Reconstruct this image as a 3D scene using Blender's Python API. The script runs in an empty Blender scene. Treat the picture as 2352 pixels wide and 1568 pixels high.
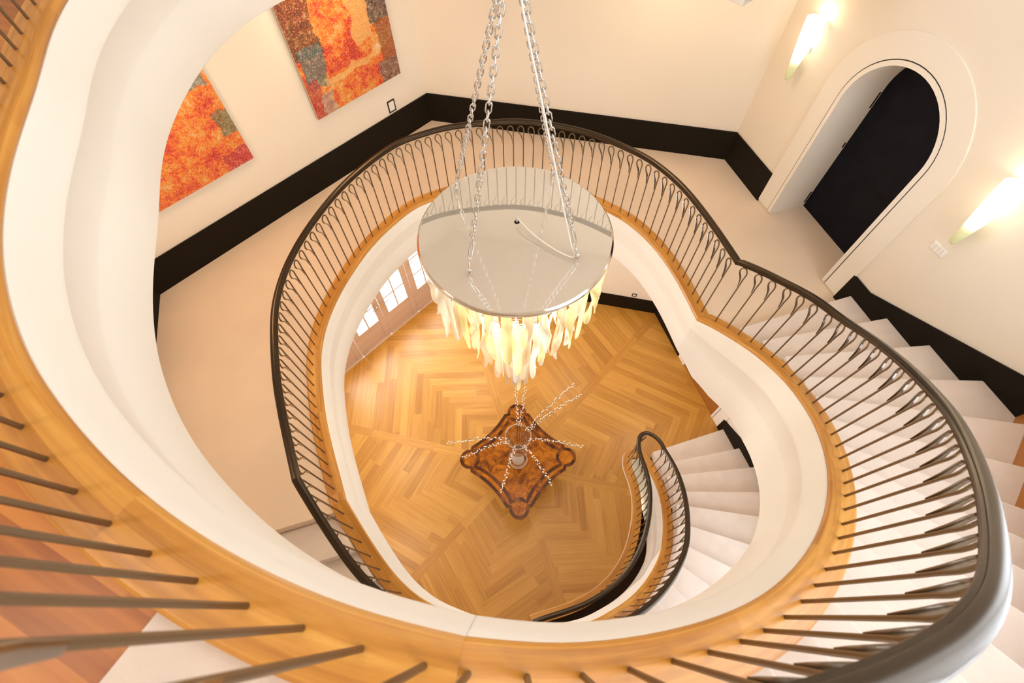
import bpy, bmesh, math, random
from mathutils import Vector, Matrix
from mathutils.geometry import tessellate_polygon
random.seed(7)
S = bpy.context.scene
COL = S.collection
PI = math.pi

# ------------------------------------------------------------------ camera, world, exposure
ZG, ZM, ZU = 0.0, 3.93, 7.32          # ground, middle and upper floor heights
EYE = 8.4
cam_d = bpy.data.cameras.new('camera')
cam = bpy.data.objects.new('camera', cam_d); COL.objects.link(cam)
cam_d.sensor_width = 36.0; cam_d.lens = 36.0 * 1090.0 / 2352.0
cam_d.clip_start = 0.02; cam_d.clip_end = 100
right = Vector((0.99976, -0.0192, -0.0112)); 
down = Vector((14.0 / 1090.0, -626.0 / 1090.0, -1.0)).normalized()   # plumb line in camera axes
up_c = -down
f_c = Vector((0, 0, -1)); y_c = (f_c - up_c * f_c.dot(up_c)).normalized(); x_c = y_c.cross(up_c)
cam.matrix_world = Matrix(((x_c.x, x_c.y, x_c.z, 0), (y_c.x, y_c.y, y_c.z, 0), (up_c.x, up_c.y, up_c.z, EYE), (0, 0, 0, 1)))
cam_d.dof.use_dof = True; cam_d.dof.focus_distance = 5.2; cam_d.dof.aperture_fstop = 3.4
S.camera = cam

w = bpy.data.worlds.new('daylight'); S.world = w; w.use_nodes = True
w.node_tree.nodes['Background'].inputs[0].default_value = (0.93, 0.97, 1.0, 1)
w.node_tree.nodes['Background'].inputs[1].default_value = 2.2

S.view_settings.view_transform = 'Standard'; S.view_settings.look = 'None'
S.view_settings.exposure = 0.05; S.view_settings.gamma = 1.0; S.view_settings.use_curve_mapping = False
S.cycles.use_denoising = True
S.cycles.max_bounces = 7; S.cycles.diffuse_bounces = 5; S.cycles.glossy_bounces = 4
S.cycles.transmission_bounces = 6; S.cycles.transparent_max_bounces = 28
S.cycles.caustics_reflective = False; S.cycles.caustics_refractive = False
S.cycles.sample_clamp_indirect = 6.0

def lamp(name, kind, loc, power, color, size=0.3, rot=None, size_y=None, spot=None):
    d = bpy.data.lights.new(name, kind); d.energy = power; d.color = color
    o = bpy.data.objects.new(name, d); o.location = loc; COL.objects.link(o)
    if kind == 'AREA':
        d.size = size
        if size_y: d.shape = 'RECTANGLE'; d.size_y = size_y
        else: d.shape = 'DISK'
    elif kind == 'SPOT':
        d.shadow_soft_size = size; d.spot_size = spot or 2.0; d.spot_blend = 0.6
    else: d.shadow_soft_size = size
    if rot: o.rotation_euler = rot
    return o
WARM = (1.0, 0.86, 0.68); AMBER = (1.0, 0.70, 0.42); COOL = (0.84, 0.91, 1.0); SOFT = (1.0, 0.97, 0.92)
lamp('upper_fill_light', 'AREA', (0.3, 2.3, 10.1), 60, SOFT, 4.2)  # wide fill light added under the upper ceiling, no fitting there
for x, y, z in ((1.0, -1.2, 9.1), (-2.4, -.1, 9.1), (3.5, .7, 9.3)): lamp('upper_side_fill', 'POINT', (x, y, z), 26, SOFT, 0.12)  # added fill to brighten the upper ceiling and its reflection, no wall fittings
for x, y, p in ((-2.9, 3.4, 17), (-1.6, 5.2, 14), (-2.7, 1.0, 11), (1.6, 5.0, 11)):
    lamp('middle_ceiling_lamp', 'AREA', (x, y, 6.5), p, AMBER, 0.5)
for x, y, p in ((-2.6, 3.2, 22), (-1.0, 5.3, 20), (1.4, 5.2, 12), (2.9, 3.6, 13), (-2.5, 1.3, 20)):
    lamp('ground_fill_light', 'AREA', (x, y, 3.15), p, WARM, 0.5)  # warm fill added to brighten the parquet level, no fittings modelled

# ------------------------------------------------------------------ node helpers
def new_mat(name):
    m = bpy.data.materials.new(name); m.use_nodes = True
    nt = m.node_tree; b = nt.nodes['Principled BSDF']
    return m, nt, b
def N(nt, t, **kw):
    n = nt.nodes.new(t)
    for k, v in kw.items():
        if k.startswith('i_'):
            key = k[2:]; key = int(key) if key.isdigit() else key
            n.inputs[key].default_value = v
        else: setattr(n, k, v)
    return n
def L(nt, a, b): nt.links.new(a, b)
def ramp(nt, fac, stops):
    r = N(nt, 'ShaderNodeValToRGB'); e = r.color_ramp.elements
    while len(e) > 1: e.remove(e[-1])
    e[0].position = stops[0][0]; e[0].color = (*stops[0][1], 1)
    for p, c in stops[1:]:
        q = e.new(p); q.color = (*c, 1)
    L(nt, fac, r.inputs[0]); return r
def coords(nt, out='Object', scale=(1, 1, 1), rot=(0, 0, 0)):
    t = N(nt, 'ShaderNodeTexCoord'); m = N(nt, 'ShaderNodeMapping')
    m.inputs['Scale'].default_value = scale; m.inputs['Rotation'].default_value = rot
    L(nt, t.outputs[out], m.inputs[0]); return m.outputs[0]
def plain(name, col, rough=0.6, metal=0.0, spec=0.5, var=0.0, vscale=3.0, bump=0.0, bscale=200.0):
    m, nt, b = new_mat(name)
    b.inputs['Base Color'].default_value = (*col, 1); b.inputs['Roughness'].default_value = rough
    b.inputs['Metallic'].default_value = metal; b.inputs['Specular IOR Level'].default_value = spec
    if var:
        n = N(nt, 'ShaderNodeTexNoise', i_Scale=vscale, i_Detail=5.0); L(nt, coords(nt), n.inputs['Vector'])
        r = ramp(nt, n.outputs['Fac'], [(0.3, tuple(c * (1 - var) for c in col)), (0.7, tuple(min(1, c * (1 + var)) for c in col))])
        L(nt, r.outputs[0], b.inputs['Base Color'])
    if bump:
        n2 = N(nt, 'ShaderNodeTexNoise', i_Scale=bscale, i_Detail=2.0); L(nt, coords(nt), n2.inputs['Vector'])
        bp = N(nt, 'ShaderNodeBump', i_Strength=bump, i_Distance=0.01); L(nt, n2.outputs['Fac'], bp.inputs['Height'])
        L(nt, bp.outputs[0], b.inputs['Normal'])
    return m
def wood(name, dark, mid, light, rough=0.35, gu=1.6, gv=38.0, rand=False, spread=0.5, strength=1.0, coat=0.0, stave=0.0, knots=False):
    """wood grain along u of the UV map; with rand, the second UV map tints each board"""
    m, nt, b = new_mat(name)
    uv = N(nt, 'ShaderNodeUVMap', uv_map='UVMap')
    mp = N(nt, 'ShaderNodeMapping'); mp.inputs['Scale'].default_value = (gu, gv, 1)
    L(nt, uv.outputs[0], mp.inputs[0])
    n = N(nt, 'ShaderNodeTexNoise', i_Scale=1.0, i_Detail=6.0, i_Roughness=0.6, i_Distortion=0.6); L(nt, mp.outputs[0], n.inputs['Vector'])
    mp2 = N(nt, 'ShaderNodeMapping'); mp2.inputs['Scale'].default_value = (gu * 0.5, gv * 0.22, 1)
    L(nt, uv.outputs[0], mp2.inputs[0])
    n2 = N(nt, 'ShaderNodeTexNoise', i_Scale=1.0, i_Detail=3.0, i_Distortion=1.2); L(nt, mp2.outputs[0], n2.inputs['Vector'])
    mx = N(nt, 'ShaderNodeMath', operation='ADD'); mul = N(nt, 'ShaderNodeMath', operation='MULTIPLY'); mul.inputs[1].default_value = 0.55
    L(nt, n.outputs['Fac'], mul.inputs[0]); mul2 = N(nt, 'ShaderNodeMath', operation='MULTIPLY'); mul2.inputs[1].default_value = 0.45
    L(nt, n2.outputs['Fac'], mul2.inputs[0]); L(nt, mul.outputs[0], mx.inputs[0]); L(nt, mul2.outputs[0], mx.inputs[1])
    fac = mx.outputs[0]
    if rand:
        uv2 = N(nt, 'ShaderNodeUVMap', uv_map='Rand'); sp = N(nt, 'ShaderNodeSeparateXYZ'); L(nt, uv2.outputs[0], sp.inputs[0])
        s1 = N(nt, 'ShaderNodeMath', operation='MULTIPLY_ADD'); s1.inputs[1].default_value = spread; s1.inputs[2].default_value = -spread / 2
        L(nt, sp.outputs[0], s1.inputs[0])
        a = N(nt, 'ShaderNodeMath', operation='ADD'); L(nt, fac, a.inputs[0]); L(nt, s1.outputs[0], a.inputs[1]); fac = a.outputs[0]
    if stave:
        su = N(nt, 'ShaderNodeSeparateXYZ'); L(nt, uv.outputs[0], su.inputs[0])
        cell = []
        for ax, k in ((0, 1 / 0.85), (1, 1 / 0.047)):
            q = N(nt, 'ShaderNodeMath', operation='MULTIPLY'); q.inputs[1].default_value = k; L(nt, su.outputs[ax], q.inputs[0])
            fl = N(nt, 'ShaderNodeMath', operation='FLOOR'); L(nt, q.outputs[0], fl.inputs[0]); cell.append(fl.outputs[0])
        cb = N(nt, 'ShaderNodeCombineXYZ'); L(nt, cell[0], cb.inputs[0]); L(nt, cell[1], cb.inputs[1])
        wn = N(nt, 'ShaderNodeTexWhiteNoise', noise_dimensions='2D'); L(nt, cb.outputs[0], wn.inputs['Vector'])
        s1 = N(nt, 'ShaderNodeMath', operation='MULTIPLY_ADD'); s1.inputs[1].default_value = stave; s1.inputs[2].default_value = -stave / 2; L(nt, wn.outputs['Value'], s1.inputs[0])
        a = N(nt, 'ShaderNodeMath', operation='ADD'); L(nt, fac, a.inputs[0]); L(nt, s1.outputs[0], a.inputs[1]); fac = a.outputs[0]
    r = ramp(nt, fac, [(0.28, dark), (0.5, mid), (0.72, light)])
    col = r.outputs[0]
    if knots:
        mk = N(nt, 'ShaderNodeMapping'); mk.inputs['Scale'].default_value = (2.6, 7.0, 1); L(nt, uv.outputs[0], mk.inputs[0])
        vo = N(nt, 'ShaderNodeTexVoronoi', i_Scale=1.0); L(nt, mk.outputs[0], vo.inputs['Vector'])
        rk = ramp(nt, vo.outputs['Distance'], [(0.05, (0.16, 0.08, 0.05)), (0.13, (0.55, 0.40, 0.35)), (0.22, (1, 1, 1))])
        mk2 = N(nt, 'ShaderNodeMixRGB', blend_type='MULTIPLY', i_0=1.0); L(nt, col, mk2.inputs[1]); L(nt, rk.outputs[0], mk2.inputs[2]); col = mk2.outputs[0]
    L(nt, col, b.inputs['Base Color']); b.inputs['Roughness'].default_value = rough
    b.inputs['Coat Weight'].default_value = coat; b.inputs['Coat Roughness'].default_value = 0.12
    return m

M = {}
M['wall'] = plain('wall_plaster', (0.85, 0.785, 0.685), 0.9, spec=0.2, var=0.02, vscale=0.8, bump=0.02, bscale=60)
M['white'] = plain('white_plaster', (0.88, 0.85, 0.79), 0.75, spec=0.25, var=0.015, vscale=1.0)
M['ceil'] = plain('ceiling_white', (0.88, 0.85, 0.80), 0.9, spec=0.1)
M['surround'] = plain('surround_paint', (0.88, 0.83, 0.75), 0.7, spec=0.3)
M['carpet'] = plain('cream_carpet', (0.76, 0.61, 0.47), 0.95, spec=0.1, var=0.05, vscale=1.3, bump=0.25, bscale=260)
M['stair_carpet'] = plain('stair_carpet', (0.73, 0.63, 0.56), 0.95, spec=0.1, var=0.04, vscale=6, bump=0.3, bscale=260)
M['skirt'] = plain('black_brown_skirting', (0.009, 0.006, 0.003), 0.55, spec=0.15)
M['navy'] = plain('navy_dark', (0.004, 0.004, 0.009), 0.7, spec=0.2, var=0.5, vscale=6)
M['oak'] = wood('oak_string', (0.36, 0.132, 0.016), (0.58, 0.255, 0.040), (0.72, 0.375, 0.080), 0.38, 1.6, 42, stave=0.18)
M['parquet'] = wood('oak_parquet', (0.38, 0.165, 0.022), (0.50, 0.238, 0.038), (0.60, 0.31, 0.060), 0.36, 1.3, 48, rand=True, spread=0.32)
M['pine'] = wood('pine_floor', (0.30, 0.085, 0.010), (0.50, 0.17, 0.024), (0.62, 0.25, 0.045), 0.4, 1.0, 22, rand=True, spread=0.34, knots=True)
M['brown_wood'] = wood('brown_treads', (0.06, 0.025, 0.01), (0.12, 0.05, 0.02), (0.18, 0.08, 0.03), 0.4, 2, 20)
M['door_oak'] = wood('door_oak', (0.34, 0.12, 0.02), (0.48, 0.19, 0.035), (0.56, 0.25, 0.05), 0.4, 1.5, 18)
M['beige_wood'] = wood('beige_door_wood', (0.52, 0.37, 0.285), (0.60, 0.44, 0.345), (0.66, 0.50, 0.40), 0.5, 1.5, 30)
M['rail'] = plain('dark_bronze_rail', (0.062, 0.045, 0.030), 0.30, metal=0.9, spec=0.3)
M['iron'] = plain('burnished_iron', (0.20, 0.135, 0.075), 0.42, metal=0.75)
M['blade'] = plain('bright_iron_blade', (0.30, 0.27, 0.24), 0.22, metal=1.0)
def mirror_mat():
    m, nt, b = new_mat('dusty_mirror_steel')
    b.inputs['Base Color'].default_value = (0.80, 0.77, 0.72, 1); b.inputs['Metallic'].default_value = 1.0; b.inputs['Roughness'].default_value = 0.012
    d = N(nt, 'ShaderNodeBsdfDiffuse'); d.inputs[0].default_value = (0.86, 0.78, 0.66, 1)
    mx = N(nt, 'ShaderNodeMixShader'); mx.inputs[0].default_value = 0.36
    L(nt, b.outputs[0], mx.inputs[1]); L(nt, d.outputs[0], mx.inputs[2]); L(nt, mx.outputs[0], nt.nodes['Material Output'].inputs[0])
    return m
M['mirror'] = mirror_mat()
M['chrome'] = plain('chrome_chain', (0.70, 0.70, 0.70), 0.16, metal=1.0)
M['steel'] = plain('satin_steel', (0.62, 0.60, 0.57), 0.24, metal=1.0)
M['rim'] = plain('polished_rim', (0.74, 0.70, 0.64), 0.12, metal=1.0)
M['cord'] = plain('white_cord', (0.85, 0.83, 0.78), 0.5)
M['switch_black'] = plain('black_frame', (0.012, 0.01, 0.008), 0.3)
M['switch_white'] = plain('white_rocker', (0.88, 0.86, 0.82), 0.35)
M['bark'] = plain('bark', (0.10, 0.055, 0.03), 0.7)
M['catkin'] = plain('catkin', (0.9, 0.88, 0.82), 0.9)
M['canvas'] = plain('canvas_edge', (0.62, 0.54, 0.40), 0.8)

def glassy(name, tint, trans=0.75, rough=0.05, diffuse=None, bands=0.0, power=4.0, edge=0.6):
    m, nt, b = new_mat(name); nt.nodes.remove(b)
    out = nt.nodes['Material Output']
    t = N(nt, 'ShaderNodeBsdfTransparent'); t.inputs[0].default_value = (*tint, 1)
    g = N(nt, 'ShaderNodeBsdfGlossy'); g.inputs['Roughness'].default_value = rough; g.inputs[0].default_value = (0.95, 0.95, 0.95, 1)
    lw = N(nt, 'ShaderNodeLayerWeight', i_Blend=0.5); pw = N(nt, 'ShaderNodeMath', operation='POWER'); pw.inputs[1].default_value = power; L(nt, lw.outputs['Facing'], pw.inputs[0])
    fr = N(nt, 'ShaderNodeMath', operation='MULTIPLY_ADD'); fr.inputs[1].default_value = edge; fr.inputs[2].default_value = 0.03; L(nt, pw.outputs[0], fr.inputs[0])
    mx = N(nt, 'ShaderNodeMixShader'); L(nt, fr.outputs[0], mx.inputs[0]); L(nt, t.outputs[0], mx.inputs[1]); L(nt, g.outputs[0], mx.inputs[2])
    last = mx.outputs[0]
    if diffuse:
        d = N(nt, 'ShaderNodeBsdfDiffuse'); d.inputs[0].default_value = (*diffuse, 1)
        tl = N(nt, 'ShaderNodeBsdfTranslucent'); tl.inputs[0].default_value = (*diffuse, 1)
        a = N(nt, 'ShaderNodeMixShader'); a.inputs[0].default_value = 0.55; L(nt, d.outputs[0], a.inputs[1]); L(nt, tl.outputs[0], a.inputs[2])
        m2 = N(nt, 'ShaderNodeMixShader'); m2.inputs[0].default_value = trans
        L(nt, a.outputs[0], m2.inputs[1]); L(nt, last, m2.inputs[2])
        if bands:
            uv = N(nt, 'ShaderNodeUVMap', uv_map='UVMap'); wv = N(nt, 'ShaderNodeTexWave', i_Scale=bands, bands_direction='Y'); L(nt, uv.outputs[0], wv.inputs['Vector'])
            r = ramp(nt, wv.outputs['Fac'], [(0.3, (trans - 0.35,) * 3), (0.7, (min(0.95, trans + 0.2),) * 3)])
            L(nt, r.outputs[0], m2.inputs[0])
        last = m2.outputs[0]
    L(nt, last, out.inputs[0]); return m
M['glass'] = glassy('clear_glass', (0.95, 0.945, 0.93), rough=0.04, power=3.0, edge=.8)
M['pane'] = glassy('window_glass', (0.98, 0.98, 0.98))
M['g_white'] = glassy('white_glass', (1, 0.98, 0.95), 0.08, 0.08, (0.96, 0.93, 0.88))
M['g_yellow'] = glassy('yellow_glass', (1, 0.95, 0.75), 0.12, 0.08, (0.97, 0.93, 0.68))
M['g_ribbed'] = glassy('ribbed_glass', (0.98, 0.93, 0.86), 0.6, 0.06, (0.9, 0.80, 0.68), bands=3.2)
M['g_clear'] = glassy('clear_strip_glass', (0.96, 0.93, 0.90), 0.72, 0.05, (0.9, 0.82, 0.74))

M['g_thick'] = glassy('thick_glass', (0.97, 0.95, 0.92), 0.45, 0.04, (0.95, 0.92, 0.87))
def sconce_mat():
    m, nt, b = new_mat('frosted_sconce_glass')
    uv = N(nt, 'ShaderNodeUVMap', uv_map='UVMap'); sp = N(nt, 'ShaderNodeSeparateXYZ'); L(nt, uv.outputs[0], sp.inputs[0])
    r = ramp(nt, sp.outputs[1], [(0.0, (0.62, 0.68, 0.36)), (0.28, (0.72, 0.74, 0.45)), (0.36, (0.95, 0.85, 0.62)), (1.0, (1, 0.93, 0.8))])
    e = ramp(nt, sp.outputs[1], [(0.0, (0.05,) * 3), (0.26, (0.12,) * 3), (0.36, (0.55,) * 3), (0.5, (1.0,) * 3), (0.72, (1.0,) * 3), (0.88, (0.42,) * 3), (1.0, (0.35,) * 3)])
    L(nt, r.outputs[0], b.inputs['Base Color']); L(nt, r.outputs[0], b.inputs['Emission Color'])
    mu = N(nt, 'ShaderNodeMath', operation='MULTIPLY'); mu.inputs[1].default_value = 2.2
    L(nt, e.outputs[0], mu.inputs[0]); L(nt, mu.outputs[0], b.inputs['Emission Strength'])
    b.inputs['Roughness'].default_value = 0.4
    return m
M['sconce'] = sconce_mat()
def bulb_mat():
    m, nt, b = new_mat('lit_bulb'); b.inputs['Emission Color'].default_value = (1, 0.86, 0.62, 1); b.inputs['Emission Strength'].default_value = 14.0
    return m
M['bulb'] = bulb_mat()

def burl():
    m, nt, b = new_mat('burl_veneer')
    v = coords(nt, 'Object')
    n = N(nt, 'ShaderNodeTexNoise', i_Scale=7.0, i_Detail=10.0, i_Roughness=0.7, i_Distortion=1.0); L(nt, v, n.inputs['Vector'])
    r = ramp(nt, n.outputs['Fac'], [(0.28, (0.03, 0.009, 0.001)), (0.41, (0.17, 0.046, 0.003)), (0.54, (0.39, 0.122, 0.005)), (0.75, (0.54, 0.21, 0.010))])
    n2 = N(nt, 'ShaderNodeTexVoronoi', i_Scale=7.0); L(nt, v, n2.inputs['Vector'])
    r2 = ramp(nt, n2.outputs['Distance'], [(0.03, (0.25, 0.2, 0.2)), (0.16, (1, 1, 1))])
    mx = N(nt, 'ShaderNodeMixRGB', blend_type='MULTIPLY', i_0=0.7); L(nt, r.outputs[0], mx.inputs[1]); L(nt, r2.outputs[0], mx.inputs[2])
    L(nt, mx.outputs[0], b.inputs['Base Color']); b.inputs['Roughness'].default_value = 0.3; b.inputs['Specular IOR Level'].default_value = 0.2
    return m
M['burl'] = burl()
def band_mat():
    m, nt, b = new_mat('banded_inlay')
    uv = N(nt, 'ShaderNodeUVMap', uv_map='UVMap'); sp = N(nt, 'ShaderNodeSeparateXYZ'); L(nt, uv.outputs[0], sp.inputs[0])
    mu = N(nt, 'ShaderNodeMath', operation='MULTIPLY'); mu.inputs[1].default_value = 11.0; L(nt, sp.outputs[0], mu.inputs[0])
    fl = N(nt, 'ShaderNodeMath', operation='FLOOR'); L(nt, mu.outputs[0], fl.inputs[0])
    wn = N(nt, 'ShaderNodeTexWhiteNoise', noise_dimensions='1D'); L(nt, fl.outputs[0], wn.inputs['W'])
    r = ramp(nt, wn.outputs['Value'], [(0.0, (0.05, 0.014, 0.004)), (0.5, (0.095, 0.028, 0.006)), (1.0, (0.20, 0.06, 0.010))])
    L(nt, r.outputs[0], b.inputs['Base Color']); b.inputs['Roughness'].default_value = 0.3; b.inputs['Specular IOR Level'].default_value = 0.2
    return m
M['band'] = band_mat()
def painting(name, seed, blocks):
    m, nt, b = new_mat(name)
    uv = N(nt, 'ShaderNodeUVMap', uv_map='UVMap')
    mp = N(nt, 'ShaderNodeMapping'); mp.inputs['Location'].default_value = (seed, seed * 0.37, 0); L(nt, uv.outputs[0], mp.inputs[0])
    n = N(nt, 'ShaderNodeTexNoise', i_Scale=4.2, i_Detail=15.0, i_Roughness=0.88); L(nt, mp.outputs[0], n.inputs['Vector'])
    base = ramp(nt, n.outputs['Fac'], [(0.36, (0.20, 0.006, 0.012)), (0.43, (0.50, 0.02, 0.02)), (0.475, (0.68, 0.09, 0.02)), (0.505, (0.74, 0.20, 0.02)), (0.54, (0.70, 0.30, 0.03)), (0.575, (0.72, 0.42, 0.20)), (0.62, (0.78, 0.62, 0.45))])
    col = base.outputs[0]
    sep = N(nt, 'ShaderNodeSeparateXYZ')
    nd = N(nt, 'ShaderNodeTexNoise', i_Scale=7.0, i_Detail=6.0); L(nt, mp.outputs[0], nd.inputs['Vector'])
    ad = N(nt, 'ShaderNodeMixRGB', blend_type='ADD', i_0=0.16); L(nt, uv.outputs[0], ad.inputs[1]); L(nt, nd.outputs['Color'], ad.inputs[2])
    L(nt, ad.outputs[0], sep.inputs[0])
    ns = N(nt, 'ShaderNodeTexNoise', i_Scale=20.0, i_Detail=12.0, i_Roughness=0.9); L(nt, mp.outputs[0], ns.inputs['Vector'])
    for (x0, x1, y0, y1, c1, c2, amt) in blocks:
        facs = []
        for ax, lo, hi in ((0, x0, x1), (1, y0, y1)):
            for val, op in ((lo + 0.08, 'GREATER_THAN'), (hi + 0.08, 'LESS_THAN')):
                q = N(nt, 'ShaderNodeMath', operation=op); L(nt, sep.outputs[ax], q.inputs[0]); q.inputs[1].default_value = val; facs.append(q.outputs[0])
        f = facs[0]
        for g in facs[1:]:
            q = N(nt, 'ShaderNodeMath', operation='MULTIPLY'); L(nt, f, q.inputs[0]); L(nt, g, q.inputs[1]); f = q.outputs[0]
        q = N(nt, 'ShaderNodeMath', operation='MULTIPLY'); L(nt, f, q.inputs[0]); q.inputs[1].default_value = amt; f = q.outputs[0]
        rr = ramp(nt, ns.outputs['Fac'], [(0.44, c1), (0.50, tuple(0.6 * p_ + 0.4 * q_ for p_, q_ in zip(c1, c2))), (0.55, c2), (0.60, (0.62, 0.55, 0.40))])
        mx = N(nt, 'ShaderNodeMixRGB'); L(nt, f, mx.inputs[0]); L(nt, col, mx.inputs[1]); L(nt, rr.outputs[0], mx.inputs[2]); col = mx.outputs[0]
    sp = N(nt, 'ShaderNodeTexNoise', i_Scale=85.0, i_Detail=6.0, i_Roughness=0.7); L(nt, mp.outputs[0], sp.inputs['Vector'])
    r3 = ramp(nt, sp.outputs['Fac'], [(0.56, (0, 0, 0)), (0.62, (1, 1, 1))])
    mq = N(nt, 'ShaderNodeMath', operation='MULTIPLY'); mq.inputs[1].default_value = 0.6; L(nt, r3.outputs[0], mq.inputs[0])
    mx = N(nt, 'ShaderNodeMixRGB'); L(nt, mq.outputs[0], mx.inputs[0]); L(nt, col, mx.inputs[1]); mx.inputs[2].default_value = (0.85, 0.76, 0.55, 1)
    sp2 = N(nt, 'ShaderNodeTexNoise', i_Scale=60.0, i_Detail=6.0, i_Roughness=0.7); L(nt, mp.outputs[0], sp2.inputs['Vector'])
    r4 = ramp(nt, sp2.outputs['Fac'], [(0.57, (0, 0, 0)), (0.63, (1, 1, 1))])
    mq2 = N(nt, 'ShaderNodeMath', operation='MULTIPLY'); mq2.inputs[1].default_value = 0.55; L(nt, r4.outputs[0], mq2.inputs[0])
    mx2 = N(nt, 'ShaderNodeMixRGB'); L(nt, mq2.outputs[0], mx2.inputs[0]); L(nt, mx.outputs[0], mx2.inputs[1]); mx2.inputs[2].default_value = (0.50, 0.03, 0.03, 1)
    L(nt, mx2.outputs[0], b.inputs['Base Color']); b.inputs['Roughness'].default_value = 0.6
    return m
TEAL, DK, GREY, CRM = (0.03, 0.10, 0.11), (0.012, 0.008, 0.008), (0.20, 0.21, 0.17), (0.74, 0.50, 0.20)
RUST, WINE = (0.30, 0.08, 0.012), (0.34, 0.012, 0.03)
M['art1'] = painting('abstract_canvas', 3.1, [(-0.3, 0.27, 0.50, 1.3, DK, RUST, 0.88), (0.03, 0.25, 0.24, 0.58, TEAL, GREY, 0.88), (-0.3, 0.11, -0.3, 0.30, WINE, (0.5, 0.06, 0.03), 0.8), (0.10, 0.24, -0.3, 0.18, (0.6, 0.5, 0.36), TEAL, 0.65),
    (0.60, 0.80, 0.42, 0.82, CRM, (0.75, 0.36, 0.05), 0.75), (0.55, 0.78, 0.84, 1.3, WINE, (0.6, 0.04, 0.03), 0.7), (0.80, 1.3, 0.52, 1.3, DK, GREY, 0.9), (0.84, 1.3, 0.18, 0.52, (0.22, 0.07, 0.02), RUST, 0.8), (0.78, 1.3, -0.3, 0.18, (0.05, 0.02, 0.02), GREY, 0.8), (0.20, 0.80, 0.24, 0.30, (0.76, 0.52, 0.22), (0.78, 0.45, 0.10), 0.6)])
M['art2'] = painting('abstract_canvas_2', 8.7, [(0.45, 1.3, 0.84, 1.3, DK, RUST, 0.85), (0.80, 0.98, 0.66, 0.84, TEAL, (0.25, 0.42, 0.40), 0.8), (0.88, 1.3, 0.26, 0.46, (0.10, 0.09, 0.015), (0.20, 0.26, 0.16), 0.85),
    (0.76, 1.3, -0.3, 0.16, WINE, (0.62, 0.02, 0.04), 0.85)])

# ------------------------------------------------------------------ mesh helpers
class MB:
    def __init__(s): s.v = []; s.f = []; s.uv = []; s.rnd = []
    def add(s, vs, fs, uvs=None, rnd=None):
        b = len(s.v); s.v += [tuple(p) for p in vs]
        for i, f in enumerate(fs):
            s.f.append([b + j for j in f]); s.uv.append(uvs[i] if uvs else None); s.rnd.append(rnd)
    def build(s, name, mat, parent=None, org=(0, 0, 0), smooth=False, bevel=0.0, angle=40):
        me = bpy.data.meshes.new(name)
        me.from_pydata([(p[0] - org[0], p[1] - org[1], p[2] - org[2]) for p in s.v], [], s.f)
        if any(u is not None for u in s.uv):
            l = me.uv_layers.new(name='UVMap'); l2 = me.uv_layers.new(name='Rand') if any(r is not None for r in s.rnd) else None
            for poly, u, r in zip(me.polygons, s.uv, s.rnd):
                for k, li in enumerate(poly.loop_indices):
                    if u is not None: l.data[li].uv = u[k]
                    if l2 and r is not None: l2.data[li].uv = (r, r)
        me.materials.append(mat)
        if smooth:
            me.polygons.foreach_set('use_smooth', [True] * len(me.polygons))
            try: me.set_sharp_from_angle(angle=math.radians(angle))
            except Exception: pass
        me.update()
        o = bpy.data.objects.new(name, me); COL.objects.link(o)
        if parent: o.parent = parent
        if bevel:
            md = o.modifiers.new('bevel', 'BEVEL'); md.width = bevel; md.segments = 2; md.limit_method = 'ANGLE'
        return o
def tag(o, label=None, cat=None, group=None, kind=None):
    if label: o['label'] = label
    if cat: o['category'] = cat
    if group: o['group'] = group
    if kind: o['kind'] = kind
    return o
def thing(name, label, cat, loc=(0, 0, 0), rz=0.0, group=None, kind=None):
    o = bpy.data.objects.new(name, None); COL.objects.link(o); o.location = loc; o.rotation_euler = (0, 0, rz)
    o.empty_display_size = 0.1
    return tag(o, label, cat, group, kind)
def struct(o): o['kind'] = 'structure'; return o

def box(mb, x0, x1, y0, y1, z0, z1, uvs=False):
    v = [(x0, y0, z0), (x1, y0, z0), (x1, y1, z0), (x0, y1, z0), (x0, y0, z1), (x1, y0, z1), (x1, y1, z1), (x0, y1, z1)]
    mb.add(v, [(0, 3, 2, 1), (4, 5, 6, 7), (0, 1, 5, 4), (1, 2, 6, 5), (2, 3, 7, 6), (3, 0, 4, 7)])
def area2(p): return sum(p[i - 1][0] * p[i][1] - p[i][0] * p[i - 1][1] for i in range(len(p))) / 2
def prism(mb, outline, holes, mp, d0, d1, uvscale=None, sides=True):
    """extrude a 2-D polygon with holes; mp(x, y, d) gives the 3-D point"""
    loops = [list(outline)] + [list(h) for h in holes]
    if area2(loops[0]) < 0: loops[0].reverse()
    for h in loops[1:]:
        if area2(h) > 0: h.reverse()
    tri = tessellate_polygon([[Vector((p[0], p[1], 0)) for p in l] for l in loops])
    flat = [p for l in loops for p in l]; n = len(flat)
    tris = []
    for t in tri:
        a, b, c = (flat[i] for i in t)
        ar = (b[0] - a[0]) * (c[1] - a[1]) - (c[0] - a[0]) * (b[1] - a[1])
        if abs(ar) < 1e-10: continue
        tris.append(tuple(t) if ar > 0 else (t[0], t[2], t[1]))
    vs = [mp(p[0], p[1], d1) for p in flat] + [mp(p[0], p[1], d0) for p in flat]
    fs = list(tris) + [tuple(n + i for i in reversed(t)) for t in tris]
    b = 0
    if sides:
        for l in loops:
            k = len(l)
            for i in range(k):
                j = (i + 1) % k; fs.append((b + i, n + b + i, n + b + j, b + j))
            b += k
    uvs = None
    if uvscale:
        uvs = [[(flat[i % n][0] * uvscale[0], flat[i % n][1] * uvscale[1]) for i in f] for f in fs]
    mb.add(vs, fs, uvs)
def xy(x, y, d): return (x, y, d)

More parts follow.
